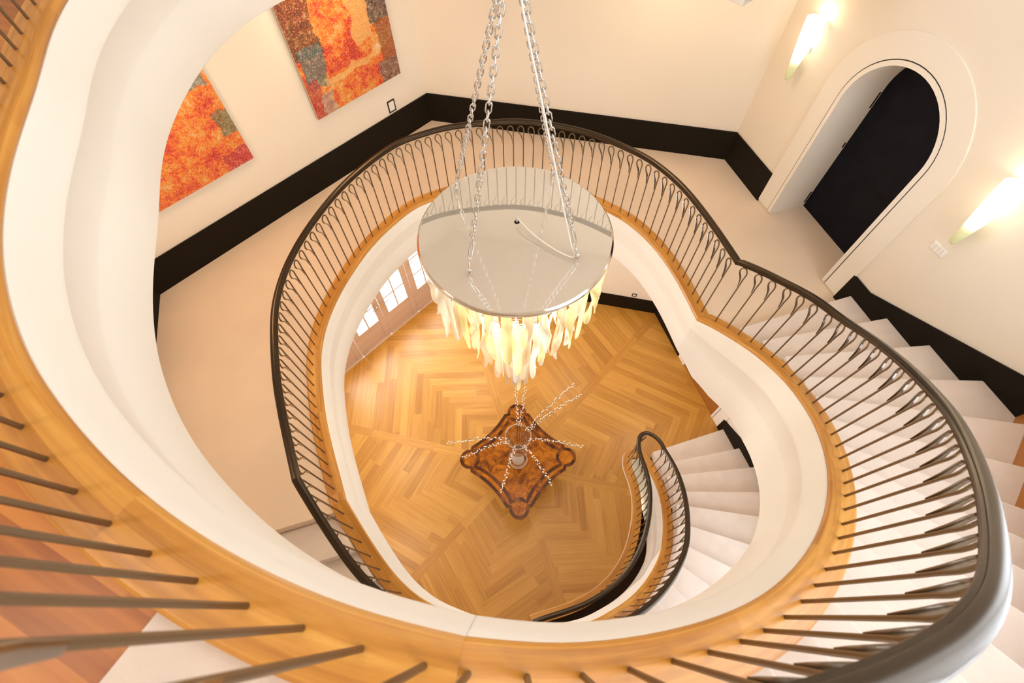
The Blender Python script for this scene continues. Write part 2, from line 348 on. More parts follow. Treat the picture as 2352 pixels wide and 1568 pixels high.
def tube(mb, pts, r, n=8, closed=False, flat=None, cap=True):
    """round tube along points; r float or list; flat = per-point scale of the second axis"""
    P = [Vector(p) for p in pts]; m = len(P)
    R = r if isinstance(r, (list, tuple)) else [r] * m
    T = []
    for i in range(m):
        if closed: t = P[(i + 1) % m] - P[i - 1]
        else: t = P[min(i + 1, m - 1)] - P[max(i - 1, 0)]
        T.append(t.normalized() if t.length > 1e-9 else Vector((0, 0, 1)))
    ref = Vector((0, 1, 0)) if abs(T[0].y) < 0.9 else Vector((1, 0, 0))
    a = (ref - T[0] * ref.dot(T[0])).normalized(); vs = []; fs = []
    for i in range(m):
        a = (a - T[i] * a.dot(T[i])).normalized(); b = T[i].cross(a)
        fl = flat[i] if flat else 1.0
        for k in range(n):
            an = 2 * PI * k / n
            vs.append(P[i] + a * (R[i] * math.cos(an) * fl) + b * (R[i] * math.sin(an)))
    for i in range(m if closed else m - 1):
        for k in range(n):
            j = (i + 1) % m; k2 = (k + 1) % n
            fs.append((i * n + k, i * n + k2, j * n + k2, j * n + k))
    if cap and not closed:
        fs.append(tuple(reversed(range(n)))); fs.append(tuple(range((m - 1) * n, m * n)))
    mb.add(vs, fs)
def lathe(mb, prof, c=(0, 0, 0), n=32, axis=None, uv=True):
    vs = []; fs = []; us = []
    zs = [p[1] for p in prof]; z0, z1 = min(zs), max(zs)
    for r, z in prof:
        for k in range(n):
            a = 2 * PI * k / n; vs.append((c[0] + r * math.cos(a), c[1] + r * math.sin(a), c[2] + z))
    for i in range(len(prof) - 1):
        for k in range(n):
            k2 = (k + 1) % n; fs.append((i * n + k, i * n + k2, (i + 1) * n + k2, (i + 1) * n + k))
            va, vb = (prof[i][1] - z0) / (z1 - z0 + 1e-9), (prof[i + 1][1] - z0) / (z1 - z0 + 1e-9)
            us.append([(k / n, va), ((k + 1) / n, va), ((k + 1) / n, vb), (k / n, vb)])
    mb.add(vs, fs, us)

# ------------------------------------------------------------------ plan of the stairwell
CEN = Vector((0.08, 2.33))
A_, B_, C_, E_ = Vector((-4.13, 3.33)), Vector((-1.135, 6.454)), Vector((3.031, 5.446)), Vector((4.205, 1.335))
HC = Vector((0.035, 2.33)); F_ = 2 * HC - B_; G_ = 2 * HC - C_
HEX = [A_, G_, F_, E_, C_, B_]         # counter-clockwise
class Wall:
    def __init__(s, o, e):
        s.o = o; s.d = (e - o).normalized(); s.len = (e - o).length
        n = Vector((-s.d.y, s.d.x)); s.n = n if n.dot(HC - o) > 0 else -n
    def p(s, a, z, out=0.0):            # a along the wall, height z, out = distance into the room
        q = s.o + s.d * a + s.n * out; return (q.x, q.y, z)
    def mp(s, x, y, d): return s.p(x, y, d)
WL, WB, WR, WE, WF, WG = Wall(B_, A_), Wall(B_, C_), Wall(C_, E_), Wall(E_, F_), Wall(F_, G_), Wall(G_, A_)

def catmull(pts, n=8):
    out = []
    P = [Vector(p) for p in pts]
    for i in range(len(P) - 1):
        p0 = P[max(i - 1, 0)]; p1 = P[i]; p2 = P[i + 1]; p3 = P[min(i + 2, len(P) - 1)]
        for k in range(n):
            t = k / n
            out.append(0.5 * ((2 * p1) + (p2 - p0) * t + (2 * p0 - 5 * p1 + 4 * p2 - p3) * t * t + (3 * p1 - p0 - 3 * p2 + p3) * t ** 3))
    out.append(P[-1]); return out
def resample(pts, step):
    P = [Vector(p) for p in pts]; d = [0]
    for i in range(1, len(P)): d.append(d[-1] + (P[i] - P[i - 1]).length)
    n = max(2, int(round(d[-1] / step))); out = []; j = 0
    for k in range(n + 1):
        t = d[-1] * k / n
        while j < len(P) - 2 and d[j + 1] < t: j += 1
        f = (t - d[j]) / max(1e-9, d[j + 1] - d[j]); out.append(P[j].lerp(P[j + 1], min(1, max(0, f))))
    return out
def smooth(pts, it):
    P = list(pts)
    for _ in range(it): P = [P[0]] + [(P[i - 1] + 2 * P[i] + P[i + 1]) / 4 for i in range(1, len(P) - 1)] + [P[-1]]
    return P
def ang(p): return math.degrees(math.atan2(p[1] - CEN.y, p[0] - CEN.x))

up_land = [(1.80, 3.945), (1.56, 4.21), (1.30, 4.42), (1.0, 4.64), (0.66, 4.80), (0.1, 4.95), (-0.6, 4.90), (-1.03, 4.80), (-1.40, 4.55), (-1.75, 4.16), (-1.98, 3.76), (-2.085, 3.30),
           (-2.10, 2.92), (-2.075, 2.56), (-2.00, 2.22), (-1.907, 1.951), (-1.858, 1.781), (-1.811, 1.594), (-1.745, 1.38), (-1.653, 1.15), (-1.584, 1.01), (-1.508, .883), (-1.361, .684), (-1.29, .60),
           (-1.173, .498), (-.993, .347), (-.859, .252), (-.689, .156), (-.507, .074), (-.349, .015), (-.2, -.022), (-.106, -.036)]
up_flight = [(-.106, -.036, 1.09), (.08, -.06, 1.21), (.288, -.053, 1.325), (.495, -.028, 1.46), (.699, .016, 1.61), (.897, .080, 1.785), (1.128, .182, 2.0), (1.347, .303, 2.225), (1.551, .447, 2.44),
             (1.74, .611, 2.655), (1.911, .794, 2.87), (2.061, .994, 3.085), (2.19, 1.208, 3.3), (2.296, 1.435, 3.52), (2.377, 1.671, 3.735), (2.428, 1.905, 3.945), (2.396, 2.075, 4.04), (2.368, 2.245, 4.15),
             (2.298, 2.437, 4.27), (2.21, 2.626, 4.375), (2.072, 2.808, 4.47)]
mid_land = [(2.072, 2.808), (1.974, 3.177), (1.886, 3.495), (1.765, 3.813), (1.64, 4.04), (1.479, 4.261), (1.30, 4.42), (1.0, 4.64), (.66, 4.80), (.1, 4.93), (-.6, 4.865), (-.97, 4.73), (-1.27, 4.54),
            (-1.66, 4.02), (-1.906, 3.471), (-2.034, 2.984), (-2.061, 2.588), (-2.018, 2.27), (-1.886, 1.78), (-1.751, 1.42), (-1.647, 1.167), (-1.557, .944)]
lo_flight = [(-1.557, .944, 4.47), (-1.467, .794, 4.585), (-1.36, .627, 4.72), (-1.25, .467, 4.848), (-1.128, .314, 4.979), (-.995, .199, 5.095), (-.868, .111, 5.197), (-.668, .028, 5.34),
             (-.3, -.10, 5.6), (.1, -.16, 5.86), (.45, -.15, 6.1), (.808, -.098, 6.33), (1.074, -.003, 6.517), (1.365, .125, 6.73), (1.63, .299, 6.94), (1.86, .508, 7.145), (2.045, .731, 7.335), (2.157, .953, 7.5),
             (2.262, 1.233, 7.70), (2.331, 1.525, 7.90), (2.352, 1.858, 8.115), (2.30, 2.21, 8.32)]
def P3(pts, z=None): return [Vector((p[0], p[1], z if z is not None else EYE - p[2])) for p in pts]
def mid_land_pt(q):
    k = interp2(q[1], 2.81, 3.2) if q[0] > 1 else interp2(q[1], .944, 1.3)
    return Vector((q[0] * (1 + .008 * k), q[1] * (1 + .008 * k), ZM))
def interp2(v, a, b): return max(0.0, min(1.0, (v - a) / (b - a)))
PATH_UL = resample(smooth(resample(catmull(P3(up_land, ZU)), .06), 14), .06)
PATH_UF = resample(smooth(resample(catmull(P3(up_flight)), .06), 6), .06)
PATH_ML = resample(smooth(resample(catmull([mid_land_pt(q) for q in mid_land]), .06), 4), .06)
PATH_LF = resample(smooth(resample(catmull(P3(lo_flight)), .06), 8), .06)
def normals(path, before=None, after=None):
    n = []
    for i in range(len(path)):
        a = path[i - 1] if i else (before or path[0]); b = path[i + 1] if i < len(path) - 1 else (after or path[-1])
        t = Vector((b.x - a.x, b.y - a.y)).normalized(); n.append(Vector((t.y, -t.x)))
    return n
NRM = {}
NRM['ul'] = normals(PATH_UL, None, PATH_UF[1]); NRM['uf'] = normals(PATH_UF, PATH_UL[-2], PATH_ML[1])
NRM['ml'] = normals(PATH_ML, PATH_UF[-2], PATH_LF[1]); NRM['lf'] = normals(PATH_LF, PATH_ML[-2])
def off(path, nrm, o, dz=0.0): return [Vector((p.x + n.x * o, p.y + n.y * o, p.z + dz)) for p, n in zip(path, nrm)]
def sweep(mb, path, nrm, prof, closed=False, cap=True):
    """prof: list of (out, dz) or a function of (index) giving such a list; u along the path, v across"""
    vs = []; fs = []; us = []; m = len(path); s = 0.0; S_ = [0]
    for i in range(1, m): s += (path[i] - path[i - 1]).length; S_.append(s)
    k = None
    for i in range(m):
        pr = prof(i, S_[i] / s) if callable(prof) else prof
        k = len(pr)
        for o, dz in pr: vs.append((path[i].x + nrm[i].x * o, path[i].y + nrm[i].y * o, path[i].z + dz))
    V = [0]
    pr = prof(0, 0) if callable(prof) else prof
    for j in range(1, k + 1): V.append(V[-1] + math.hypot(pr[j % k][0] - pr[j - 1][0], pr[j % k][1] - pr[j - 1][1]))
    for i in range(m - 1):
        for j in range(k if closed else k - 1):
            j2 = (j + 1) % k
            fs.append((i * k + j, i * k + j2, (i + 1) * k + j2, (i + 1) * k + j))
            us.append([(S_[i], V[j]), (S_[i], V[j + 1]), (S_[i + 1], V[j + 1]), (S_[i + 1], V[j])])
    if cap and closed:
        fs.append(tuple(reversed(range(k)))); us.append([(0, 0)] * k)
        fs.append(tuple(range((m - 1) * k, m * k))); us.append([(0, 0)] * k)
    mb.add(vs, fs, us)

# ------------------------------------------------------------------ the setting: floors, slabs, ceilings
def arc_path(path, nrm, o): return [(p.x + n.x * o, p.y + n.y * o) for p, n in zip(path, nrm)]
def hexhit(p, d):
    best = None
    for i in range(6):
        a, b = HEX[i], HEX[(i + 1) % 6]; e = b - a
        den = d.x * e.y - d.y * e.x
        if abs(den) < 1e-9: continue
        t = ((a.x - p.x) * e.y - (a.y - p.y) * e.x) / den; u_ = ((a.x - p.x) * d.y - (a.y - p.y) * d.x) / den
        if t > 1e-4 and -1e-6 <= u_ <= 1 + 1e-6 and (best is None or t < best[0]): best = (t, i, p + d * t)
    return best
def interp(xs, ys, x):
    if x <= xs[0]: return ys[0]
    for i in range(1, len(xs)):
        if x <= xs[i]: return ys[i - 1] + (ys[i] - ys[i - 1]) * (x - xs[i - 1]) / (xs[i] - xs[i - 1])
    return ys[-1]
UP_A = [5.5, -.7, -6.9, -13.3, -19.3, -25.4, -31.5, -36, -40.5, -45.8, -51.5, -57, -62.3, -67.6, -73.5, -78.5, -83.3, -88, -92, -96]
UP_D = [interp([1, 4, 6, 20], [10.4, 10.2, 7.7, 2], k) for k in range(1, 21)]
LO_A = [interp([1, 2, 3, 4, 5, 22, 23], [1.8, -4.6, -10.1, -16.4, -21.6, -131.2, -139.3], k) for k in range(1, 24)]
LO_D = [interp([1, 4, 5, 22, 23], [14.4, 14.4, 12.0, -33, -25], k) for k in range(1, 24)]
def radius_at(path, nrm, o):
    tab = sorted((ang(q), math.hypot(q.x - CEN.x, q.y - CEN.y)) for q in off(path, nrm, o))
    xs = [t[0] for t in tab]; ys = [t[1] for t in tab]
    return lambda a: interp(xs, ys, a)
R_UP = radius_at(PATH_UF, NRM['uf'], 0.148); R_LO = radius_at(PATH_LF, NRM['lf'], 0.148)
def polar(r, a): return Vector((CEN.x + r * math.cos(math.radians(a)), CEN.y + r * math.sin(math.radians(a))))
def riser(A, D, R, k):                    # inner point, outer hit
    a = A[k - 1]; p = polar(R(a), a); d = math.radians(a + D[k - 1]); h = hexhit(p, Vector((math.cos(d), math.sin(d))))
    return p, h
def hexbetween(h_from, h_to):
    """hexagon corners met going clockwise (decreasing angle) from one hit to another"""
    out = []; i = h_from[1]
    guard = 0
    while i != h_to[1] and guard < 7:
        out.append(HEX[i]); i = (i - 1) % 6; guard += 1
    return out
def hexbetween_ccw(h_from, h_to):
    out = []; i = h_from[1]; guard = 0
    while i != h_to[1] and guard < 7:
        i = (i + 1) % 6; out.append(HEX[i]); guard += 1
    return out

# middle landing floor: from the first riser of the upper flight round to the top riser of the lower flight
p1, h1 = riser(UP_A, UP_D, R_UP, 1); p23, h23 = riser(LO_A, LO_D, R_LO, 23)
inner = arc_path(PATH_ML, NRM['ml'], 0.11)
uf_tail = [(q.x, q.y) for q in off(PATH_UF, NRM['uf'], 0.11) if ang(q) > UP_A[0]]
lf_head = [(q.x, q.y) for q in off(PATH_LF, NRM['lf'], 0.11) if ang(q) < LO_A[22]]
mb = MB()
outline = [tuple(h1[2])] + [tuple(v) for v in hexbetween_ccw(h1, h23)] + [tuple(h23[2])] + [tuple(p23)] + list(reversed(lf_head)) + list(reversed(inner)) + list(reversed(uf_tail)) + [tuple(p1)]
prism(mb, outline, [], xy, ZM - 0.60, ZM - 0.03)
struct(mb.build('floor', M['carpet']))
# upper floor: pine boards with a strip of carpet beside the top of the stairs
p20, h20 = riser(UP_A, UP_D, R_UP, 20)
corner = Vector((1.80, 3.945)); hcor = hexhit(corner, Vector((0.967, 0.256)))
ul_in = arc_path(PATH_UL, NRM['ul'], 0.11)
BORD = -110.5
pb = polar(2.52, BORD); hb = hexhit(pb, Vector((-0.50, -0.866)))
ul_carpet = [q for q in ul_in if BORD < ang(q) < -90]
ul_pine = [q for q in ul_in if not (BORD < ang(q) < -90)] + [ul_carpet[0]]
mb = MB()
outline = [tuple(hb[2])] + [tuple(v) for v in hexbetween(hb, hcor)] + [tuple(hcor[2])] + ul_pine
struct_slab = MB(); prism(struct_slab, outline, [], xy, ZU - 0.77, ZU - 0.055); struct(struct_slab.build('ceiling', M['ceil']))

def clip_half(poly, a, b):
    """part of a convex polygon left of the line a->b"""
    out = []; n = len(poly)
    for i in range(n):
        p, q = poly[i], poly[(i + 1) % n]
        sp = (b[0] - a[0]) * (p[1] - a[1]) - (b[1] - a[1]) * (p[0] - a[0]); sq = (b[0] - a[0]) * (q[1] - a[1]) - (b[1] - a[1]) * (q[0] - a[0])
        if sp >= 0: out.append(p)
        if (sp > 0 and sq < 0) or (sp < 0 and sq > 0):
            t = sp / (sp - sq); out.append((p[0] + (q[0] - p[0]) * t, p[1] + (q[1] - p[1]) * t))
    return out if len(out) >= 3 and abs(area2(out)) > 1e-6 else []
def clip_convex(poly, conv):
    for i in range(len(conv)):
        poly = clip_half(poly, conv[i], conv[(i + 1) % len(conv)])
        if not poly: return []
    return poly
def subtract(polys, conv):
    out = []
    for poly in polys:
        rest = poly
        if not clip_convex(poly, conv): out.append(poly); continue
        for i in range(len(conv)):
            a, b = conv[i], conv[(i + 1) % len(conv)]
            o = clip_half(rest, b, a)
            if o: out.append(o)
            rest = clip_half(rest, a, b)
            if not rest: break
    return out
def tri_convex(outline):
    l = list(outline)
    if area2(l) < 0: l.reverse()
    res = []
    for t in tessellate_polygon([[Vector((p[0], p[1], 0)) for p in l]]):
        q = [l[i] for i in t]
        if area2(q) < 0: q.reverse()
        if abs(area2(q)) > 1e-7: res.append(q)
    return res
def plank(mb, poly, z, a, origin, rnd, off_u):
    ca, sa = math.cos(a), math.sin(a)
    uv = [((p[0] - origin[0]) * ca + (p[1] - origin[1]) * sa + off_u, -(p[0] - origin[0]) * sa + (p[1] - origin[1]) * ca + off_u * 0.37) for p in poly]
    if area2(poly) < 0: poly = poly[::-1]; uv = uv[::-1]
    mb.add([(p[0], p[1], z) for p in poly], [tuple(range(len(poly)))], [uv], rnd)
mb = MB(); pa = math.radians(-27); tris = tri_convex(outline)
ca, sa = math.cos(pa), math.sin(pa)
for r in range(-40, 41):
    t0 = -6 - random.random()
    while t0 < 6:
        ln = random.uniform(1.2, 2.6); t1 = t0 + ln
        rect = [(HC.x + ca * s - sa * t, HC.y + sa * s + ca * t) for s, t in ((t0, r * 0.135), (t1, r * 0.135), (t1, (r + 1) * 0.135), (t0, (r + 1) * 0.135))]
        rv, ou = random.random(), random.random() * 30
        for tr in tris:
            q = clip_convex(rect, tr)
            if q: plank(mb, q, ZU - 0.05, pa, rect[0], rv, ou)
        t0 = t1
struct(mb.build('floor', M['pine']))
mb = MB(); prism(mb, [tuple(h20[2])] + [tuple(v) for v in hexbetween(h20, hb)] + [tuple(hb[2])] + ul_carpet + [tuple(p20)], [], xy, ZU - 0.70, ZU - 0.04)
struct(mb.build('floor', M['stair_carpet']))
# ceiling above the void
mb = MB(); prism(mb, [tuple(v) for v in HEX], [], xy, 10.2, 10.35); struct(mb.build('ceiling', M['ceil']))

# ground floor parquet: six sectors of interlocking boards between radiating strips, with the opening of the cellar stair left out
guard_pts = [(2.372, 2.19), (2.335, 2.30), (2.265, 2.40), (2.17, 2.455), (2.07, 2.455), (1.995, 2.37), (1.975, 2.24), (2.00, 2.11), (2.035, 1.96), (2.056, 1.82), (2.060, 1.70), (2.055, 1.58), (2.027, 1.41), (1.965, 1.182), (1.865, .93), (1.733, .707), (1.584, .522), (1.40, .36), (1.17, .215), (0.90, .095), (0.62, .012), (0.36, -.05), (.20, -.10)]
GUARD = resample(smooth(resample(catmull(P3(guard_pts, 0.0)), .05), 3), .05)
GN = [-n for n in normals(GUARD)]; GN = [Vector((-t.y, t.x)) for t in [-n for n in normals(GUARD)]]; GN = [-n for n in normals(GUARD)]
hole_quads = []
iH = next(i for i, p in enumerate(GUARD) if p.x < 2.02)
for i in range(iH, len(GUARD) - 1):
    q = []
    for j in (i, i + 1):
        p = Vector((GUARD[j].x, GUARD[j].y)); q.append((tuple(p + GN[j] * 0.03), tuple(CEN + (p - CEN).normalized() * (2.80 if ang(p) < -16 else max((p - CEN).length + .06, 2.36)))))
    quad = [q[0][0], q[0][1], q[1][1], q[1][0]]
    if area2(quad) < 0: quad.reverse()
    hole_quads.append(quad)
hx = [(v.x, v.y) for v in HEX]
mb = MB(); PW = 0.128
SW = 0.075
def lay(poly, a, origin):
    rv, ou = random.random(), random.random() * 40
    poly = clip_convex(poly, hx)
    if not poly: return
    ps = [poly]
    for hq in hole_quads: ps = subtract(ps, hq)
    for q in ps: plank(mb, q, 0.0, a, origin, rv, ou)
FC = Vector((0.05, 2.28))
for k in range(6):
    sa0, sa1 = math.radians(-14 + 60 * k), math.radians(46 + 60 * k)
    d0, d1 = Vector((math.cos(sa0), math.sin(sa0))), Vector((math.cos(sa1), math.sin(sa1)))
    n0, n1 = Vector((-d0.y, d0.x)), Vector((d1.y, -d1.x))
    apex = FC + (d0 + d1).normalized() * (SW / math.sin(math.radians(30)))
    wedge = [tuple(apex), tuple(apex + d0 * 9), tuple(apex + d1 * 9)]
    be = (sa0 + sa1) / 2
    pd, qd = Vector((math.cos(be - PI / 4), math.sin(be - PI / 4))), Vector((math.cos(be + PI / 4), math.sin(be + PI / 4)))
    base = FC + (d0 + d1).normalized() * 6.3; pd, qd = -pd, -qd
    for j in range(0, 80):
        for fam in (0, 1):
            a0 = j * PW if fam == 0 else (j + 1) * PW
            t0 = a0
            first = True
            while t0 < 9.5:
                ln = random.uniform(0.6, 1.8) if first else random.uniform(1.3, 2.1)
                first = False; t1 = t0 + ln
                U, V_ = (pd, qd) if fam == 0 else (qd, pd)
                rect = [base + U * t0 + V_ * (j * PW), base + U * t1 + V_ * (j * PW), base + U * t1 + V_ * ((j + 1) * PW), base + U * t0 + V_ * ((j + 1) * PW)]
                rect = [(v.x, v.y) for v in rect]
                if area2(rect) < 0: rect.reverse()
                q = clip_convex(rect, wedge)
                if q: lay(q, math.atan2(U.y, U.x), rect[0])
                t0 = t1
    # strip along direction d0
    t0 = 0.0
    while t0 < 5:
        t1 = t0 + random.uniform(0.9, 1.6)
        for sgn in (0,):
            rect = [FC + d0 * t0 - n0 * SW, FC + d0 * t1 - n0 * SW, FC + d0 * t1 + n0 * SW, FC + d0 * t0 + n0 * SW]
            lay([(v.x, v.y) for v in rect], sa0, (rect[0].x, rect[0].y))
        t0 = t1
struct(mb.build('floor', M['parquet']))

# ------------------------------------------------------------------ walls
def arch(c, r, z0, spring, n=28):
    return [(c - r, z0)] + [(c - r * math.cos(PI * i / n), z0 + spring + r * math.sin(PI * i / n)) for i in range(n + 1)] + [(c + r, z0)]
ZT = 10.2
DC, DR, DS = 1.66, 0.555, 1.545          # arched doorway: centre along the wall, radius, springing height
GC = 1.84                                # the same doorway on the ground floor
def wall(name, W, holes, mat=None):
    mb = MB(); prism(mb, [(0, -3.0), (W.len, -3.0), (W.len, ZT), (0, ZT)], holes, W.mp, -0.22, 0.0)
    return struct(mb.build(name, mat or M['wall']))
FD0, FD1, FDT = 0.36, 3.42, 2.55         # french door opening
wall('wall_left', WL, [[(FD0, 0.0), (FD1, 0.0), (FD1, FDT), (FD0, FDT)]])
wall('wall_back', WB, [])
wall('wall_right', WR, [arch(DC, DR + .03, ZM - .06, DS + .06), arch(GC, DR + .03, -.06, DS + .06)])
WIN = (0.55, 3.55, 5.4, 9.2); WIN2 = (0.55, 3.55, 1.2, 3.2)
wall('wall_front', WE, [[(WIN[0], WIN[2]), (WIN[1], WIN[2]), (WIN[1], WIN[3]), (WIN[0], WIN[3])], [(WIN2[0], WIN2[2]), (WIN2[1], WIN2[2]), (WIN2[1], WIN2[3]), (WIN2[0], WIN2[3])]])
wall('wall_near', WF, [])
wall('wall_far', WG, [])
def skirting(name, W, poly, mat=None, th=0.022):
    mb = MB(); prism(mb, poly, [], W.mp, 0.0, th)
    return struct(mb.build(name, mat or M['skirt'], bevel=0.004))
BH = 0.39
skirting('baseboard_left', WL, [(0, ZM - .05), (WL.len, ZM - .05), (WL.len, ZM + BH), (0, ZM + BH)])
skirting('baseboard_back', WB, [(0, ZM - .05), (WB.len, ZM - .05), (WB.len, ZM + BH), (0, ZM + BH)])
skirting('baseboard_right', WR, [(0, ZM - .05), (0.848, ZM - .05), (0.848, ZM + BH), (0, ZM + BH)])
skirting('baseboard_far', WG, [(0.8, ZM - .05), (WG.len, ZM - .05), (WG.len, ZM + BH), (0.8, ZM + BH)])
skirting('baseboard_stair_upper', WR, [(2.455, ZM - .1), (2.70, ZM - .1), (4.27, ZM + .62), (4.27, ZM + 1.08), (2.70, ZM + .37), (2.455, ZM + .37)])
skirting('baseboard_stair_lower', WR, [(2.62, -.1), (2.75, -.1), (4.27, .5), (4.27, 1.08), (2.74, .40), (2.62, .37)])
skirting('baseboard_back_ground', WB, [(0, 0), (WB.len, 0), (WB.len, BH), (0, BH)])
skirting('baseboard_right_ground', WR, [(0, 0), (1.08, 0), (1.08, BH), (0, BH)])
skirting('baseboard_left_ground', WL, [(0, 0), (FD0 - .02, 0), (FD0 - .02, BH), (0, BH)])
skirting('trim_stair_window', WE, [(0.0, ZM + .50), (3.9, ZM + 2.2), (3.9, ZM + 2.75), (0.0, ZM + 1.05)], M['door_oak'])

def doorway(name, c, z0, panel_mat, label_panel):
    root = bpy.data.objects.new(name, None); COL.objects.link(root); o = WR.p(c, z0); root.location = o; root['kind'] = 'structure'
    def ring(nm, r0, r1, d0, d1, mat, bev=0.0):
        a, b = arch(c, r1, z0, DS), arch(c, r0, z0, DS); mb = MB(); prism(mb, a + b[::-1], [], WR.mp, d0, d1); return mb.build(nm, mat, root, o, bevel=bev)
    ring('surround', DR + .052, 0.815, 0.0, 0.016, M['surround'], 0.006)
    ring('seal', DR + .043, DR + .052, 0.0, 0.014, M['switch_black'])
    ring('casing', DR, DR + .043, -0.004, 0.020, M['surround'])
    # deep reveal and closed panel at its back
    mb = MB(); a = arch(c, DR, z0 - .1, DS + .1); b = arch(c, DR + .06, z0 - .1, DS + .1)
    prism(mb, b + a[::-1], [], WR.mp, -0.50, -0.005); mb.build('reveal', M['surround'], root, o)
    mb = MB(); prism(mb, arch(c, DR + .05, z0 - .15, DS + .15), [], WR.mp, -0.55, -0.50, uvscale=(1, 1)); mb.build('door_panel', panel_mat, root, o)
    mb = MB(); prism(mb, [(c - DR, -0.50), (c + DR, -0.50), (c + DR, 0.0), (c - DR, 0.0)], [], lambda x, y, d: WR.p(x, d, y), z0 - .2, z0 - .03)
    mb.build('threshold', M['carpet'] if z0 > 1 else M['door_oak'], root, o)
    return root, o
dr, do = doorway('door_1', DC, ZM, M['navy'], '')
for hz, hl in ((0.12, 0.17), (0.89, 0.06), (1.43, 0.17)):
    mb = MB(); s0 = DC - DR
    vs = [WR.p(s0 + x, ZM + hz + z, y) for z in (-hl / 2, hl / 2) for y in (-0.485, -0.465) for x in (0.0, 0.004)]
    mb.add(vs, [(0, 1, 3, 2), (4, 6, 7, 5), (0, 4, 5, 1), (2, 3, 7, 6), (0, 2, 6, 4), (1, 5, 7, 3)]); mb.build('hinge_plate', M['skirt'], dr, do)
dr2, do2 = doorway('door_2', GC, 0.0, M['door_oak'], '')
mb = MB(); tube(mb, [WR.p(GC + .40, 1.03, -.48), WR.p(GC + .40, 1.03, -.43), WR.p(GC + .28, 1.03, -.43)], .011); mb.build('handle', M['steel'], dr2, do2)

# french doors on the ground floor
def french(i, s0, s1, handle_left):
    z1 = FDT - .04
    o = WL.p((s0 + s1) / 2, 0.0, -.14)
    root = bpy.data.objects.new('door_%d' % i, None); COL.objects.link(root); root.location = o; root['kind'] = 'structure'
    def bar(nm, a0, a1, b0, b1, d0, d1, mat=M['beige_wood'], along=0):
        mb = MB(); prism(mb, [(a0, b0), (a1, b0), (a1, b1), (a0, b1)], [], WL.mp, d0, d1, uvscale=(1, 1) if along == 0 else (1, 1)); return mb.build(nm, mat, root, o, bevel=.003)
    st = 0.125; D0, D1 = -.075, -.025
    bar('stile', s0, s0 + st, 0.02, z1, D0, D1); bar('stile', s1 - st, s1, 0.02, z1, D0, D1)
    bar('bottom_panel', s0 + st, s1 - st, 0.02, 0.64, D0 + .006, D1 - .006); bar('top_rail', s0 + st, s1 - st, z1 - .12, z1, D0, D1)
    zs = [0.64 + .03]; g = M['pane']
    bar('glazing_bar', (s0 + s1) / 2 - .014, (s0 + s1) / 2 + .014, .64, z1 - .12, D0 + .008, D1 - .004)
    for z in (1.10, 1.54, 1.98): bar('glazing_bar', s0 + st, s1 - st, z - .014, z + .014, D0 + .01, D1 - .006)
    bar('glass_pane', s0 + st - .004, s1 - st + .004, .62, z1 - .10, -.053, -.049, g)
    bar('threshold_plate', s0 + .02, s1 - .02, 0.0, 0.018, -.09, -.005, M['beige_wood'])
    hs = s0 + .06 if handle_left else s1 - .06; sg = 1 if handle_left else -1
    bar('lock_plate', hs - .018, hs + .018, .93, 1.14, D1, D1 + .006, M['steel'])
    mb = MB(); tube(mb, [WL.p(hs, 1.06, D1 + .004), WL.p(hs, 1.06, D1 + .05), WL.p(hs + sg * .12, 1.06, D1 + .05)], .011); mb.build('handle', M['steel'], root, o)
    if i == 4:
        mb = MB()
        for q in range(9):
            c = (s0 + st + .03 + q * .058, 1.47); tube(mb, [WL.p(c[0] + .024 * math.cos(t), c[1] + .03 * math.sin(t), -.022) for t in [2 * PI * w_ / 12 for w_ in range(12)]], .004, 5, closed=True)
        tube(mb, [WL.p(s0 + st, 1.435, -.022), WL.p(s1 - st, 1.435, -.022)], .005, 5); tube(mb, [WL.p(s0 + st, 1.505, -.022), WL.p(s1 - st, 1.505, -.022)], .005, 5)
        mb.build('ornamental_grille', M['steel'], root, o)
french(3, 1.93, 2.655, True); french(4, 0.45, 1.175, True); french(5, 1.185, 1.92, False); french(6, 2.665, 3.39, False)
mb = MB()
prism(mb, [(FD0, 0.0), (FD0, FDT), (FD1, FDT), (FD1, 0), (FD1 - .03, 0), (FD1 - .03, FDT - .03), (FD0 + .085, FDT - .03), (FD0 + .085, 0)], [], WL.mp, -.09, -.003, uvscale=(1, 1)); struct(mb.build('trim_1', M['beige_wood']))
# windows of the stair wall (they bring the daylight on the right hand flight)
for i, wn in ((1, WIN), (2, WIN2)):
    o = WE.p((wn[0] + wn[1]) / 2, wn[2]); root = bpy.data.objects.new('window_%d' % i, None); COL.objects.link(root); root.location = o; root['kind'] = 'structure'
    mb = MB(); hs = []; nx = 3
    for a in range(nx):
        x0 = wn[0] + .07 + a * (wn[1] - wn[0] - .07) / nx; x1 = wn[0] + (a + 1) * (wn[1] - wn[0] - .07) / nx
        hs.append([(x0, wn[2] + .08), (x1, wn[2] + .08), (x1, wn[3] - .08), (x0, wn[3] - .08)])
    prism(mb, [(wn[0], wn[2]), (wn[1], wn[2]), (wn[1], wn[3]), (wn[0], wn[3])], hs, WE.mp, -.14, -.07, uvscale=(1, 1)); mb.build('window_frame', M['white'], root, o)
    mb = MB(); prism(mb, [(wn[0] + .01, wn[2] + .01), (wn[1] - .01, wn[2] + .01), (wn[1] - .01, wn[3] - .01), (wn[0] + .01, wn[3] - .01)], [], WE.mp, -.105, -.100); mb.build('glass_pane', M['pane'], root, o)
rotE = math.atan2(WE.n.y, WE.n.x)
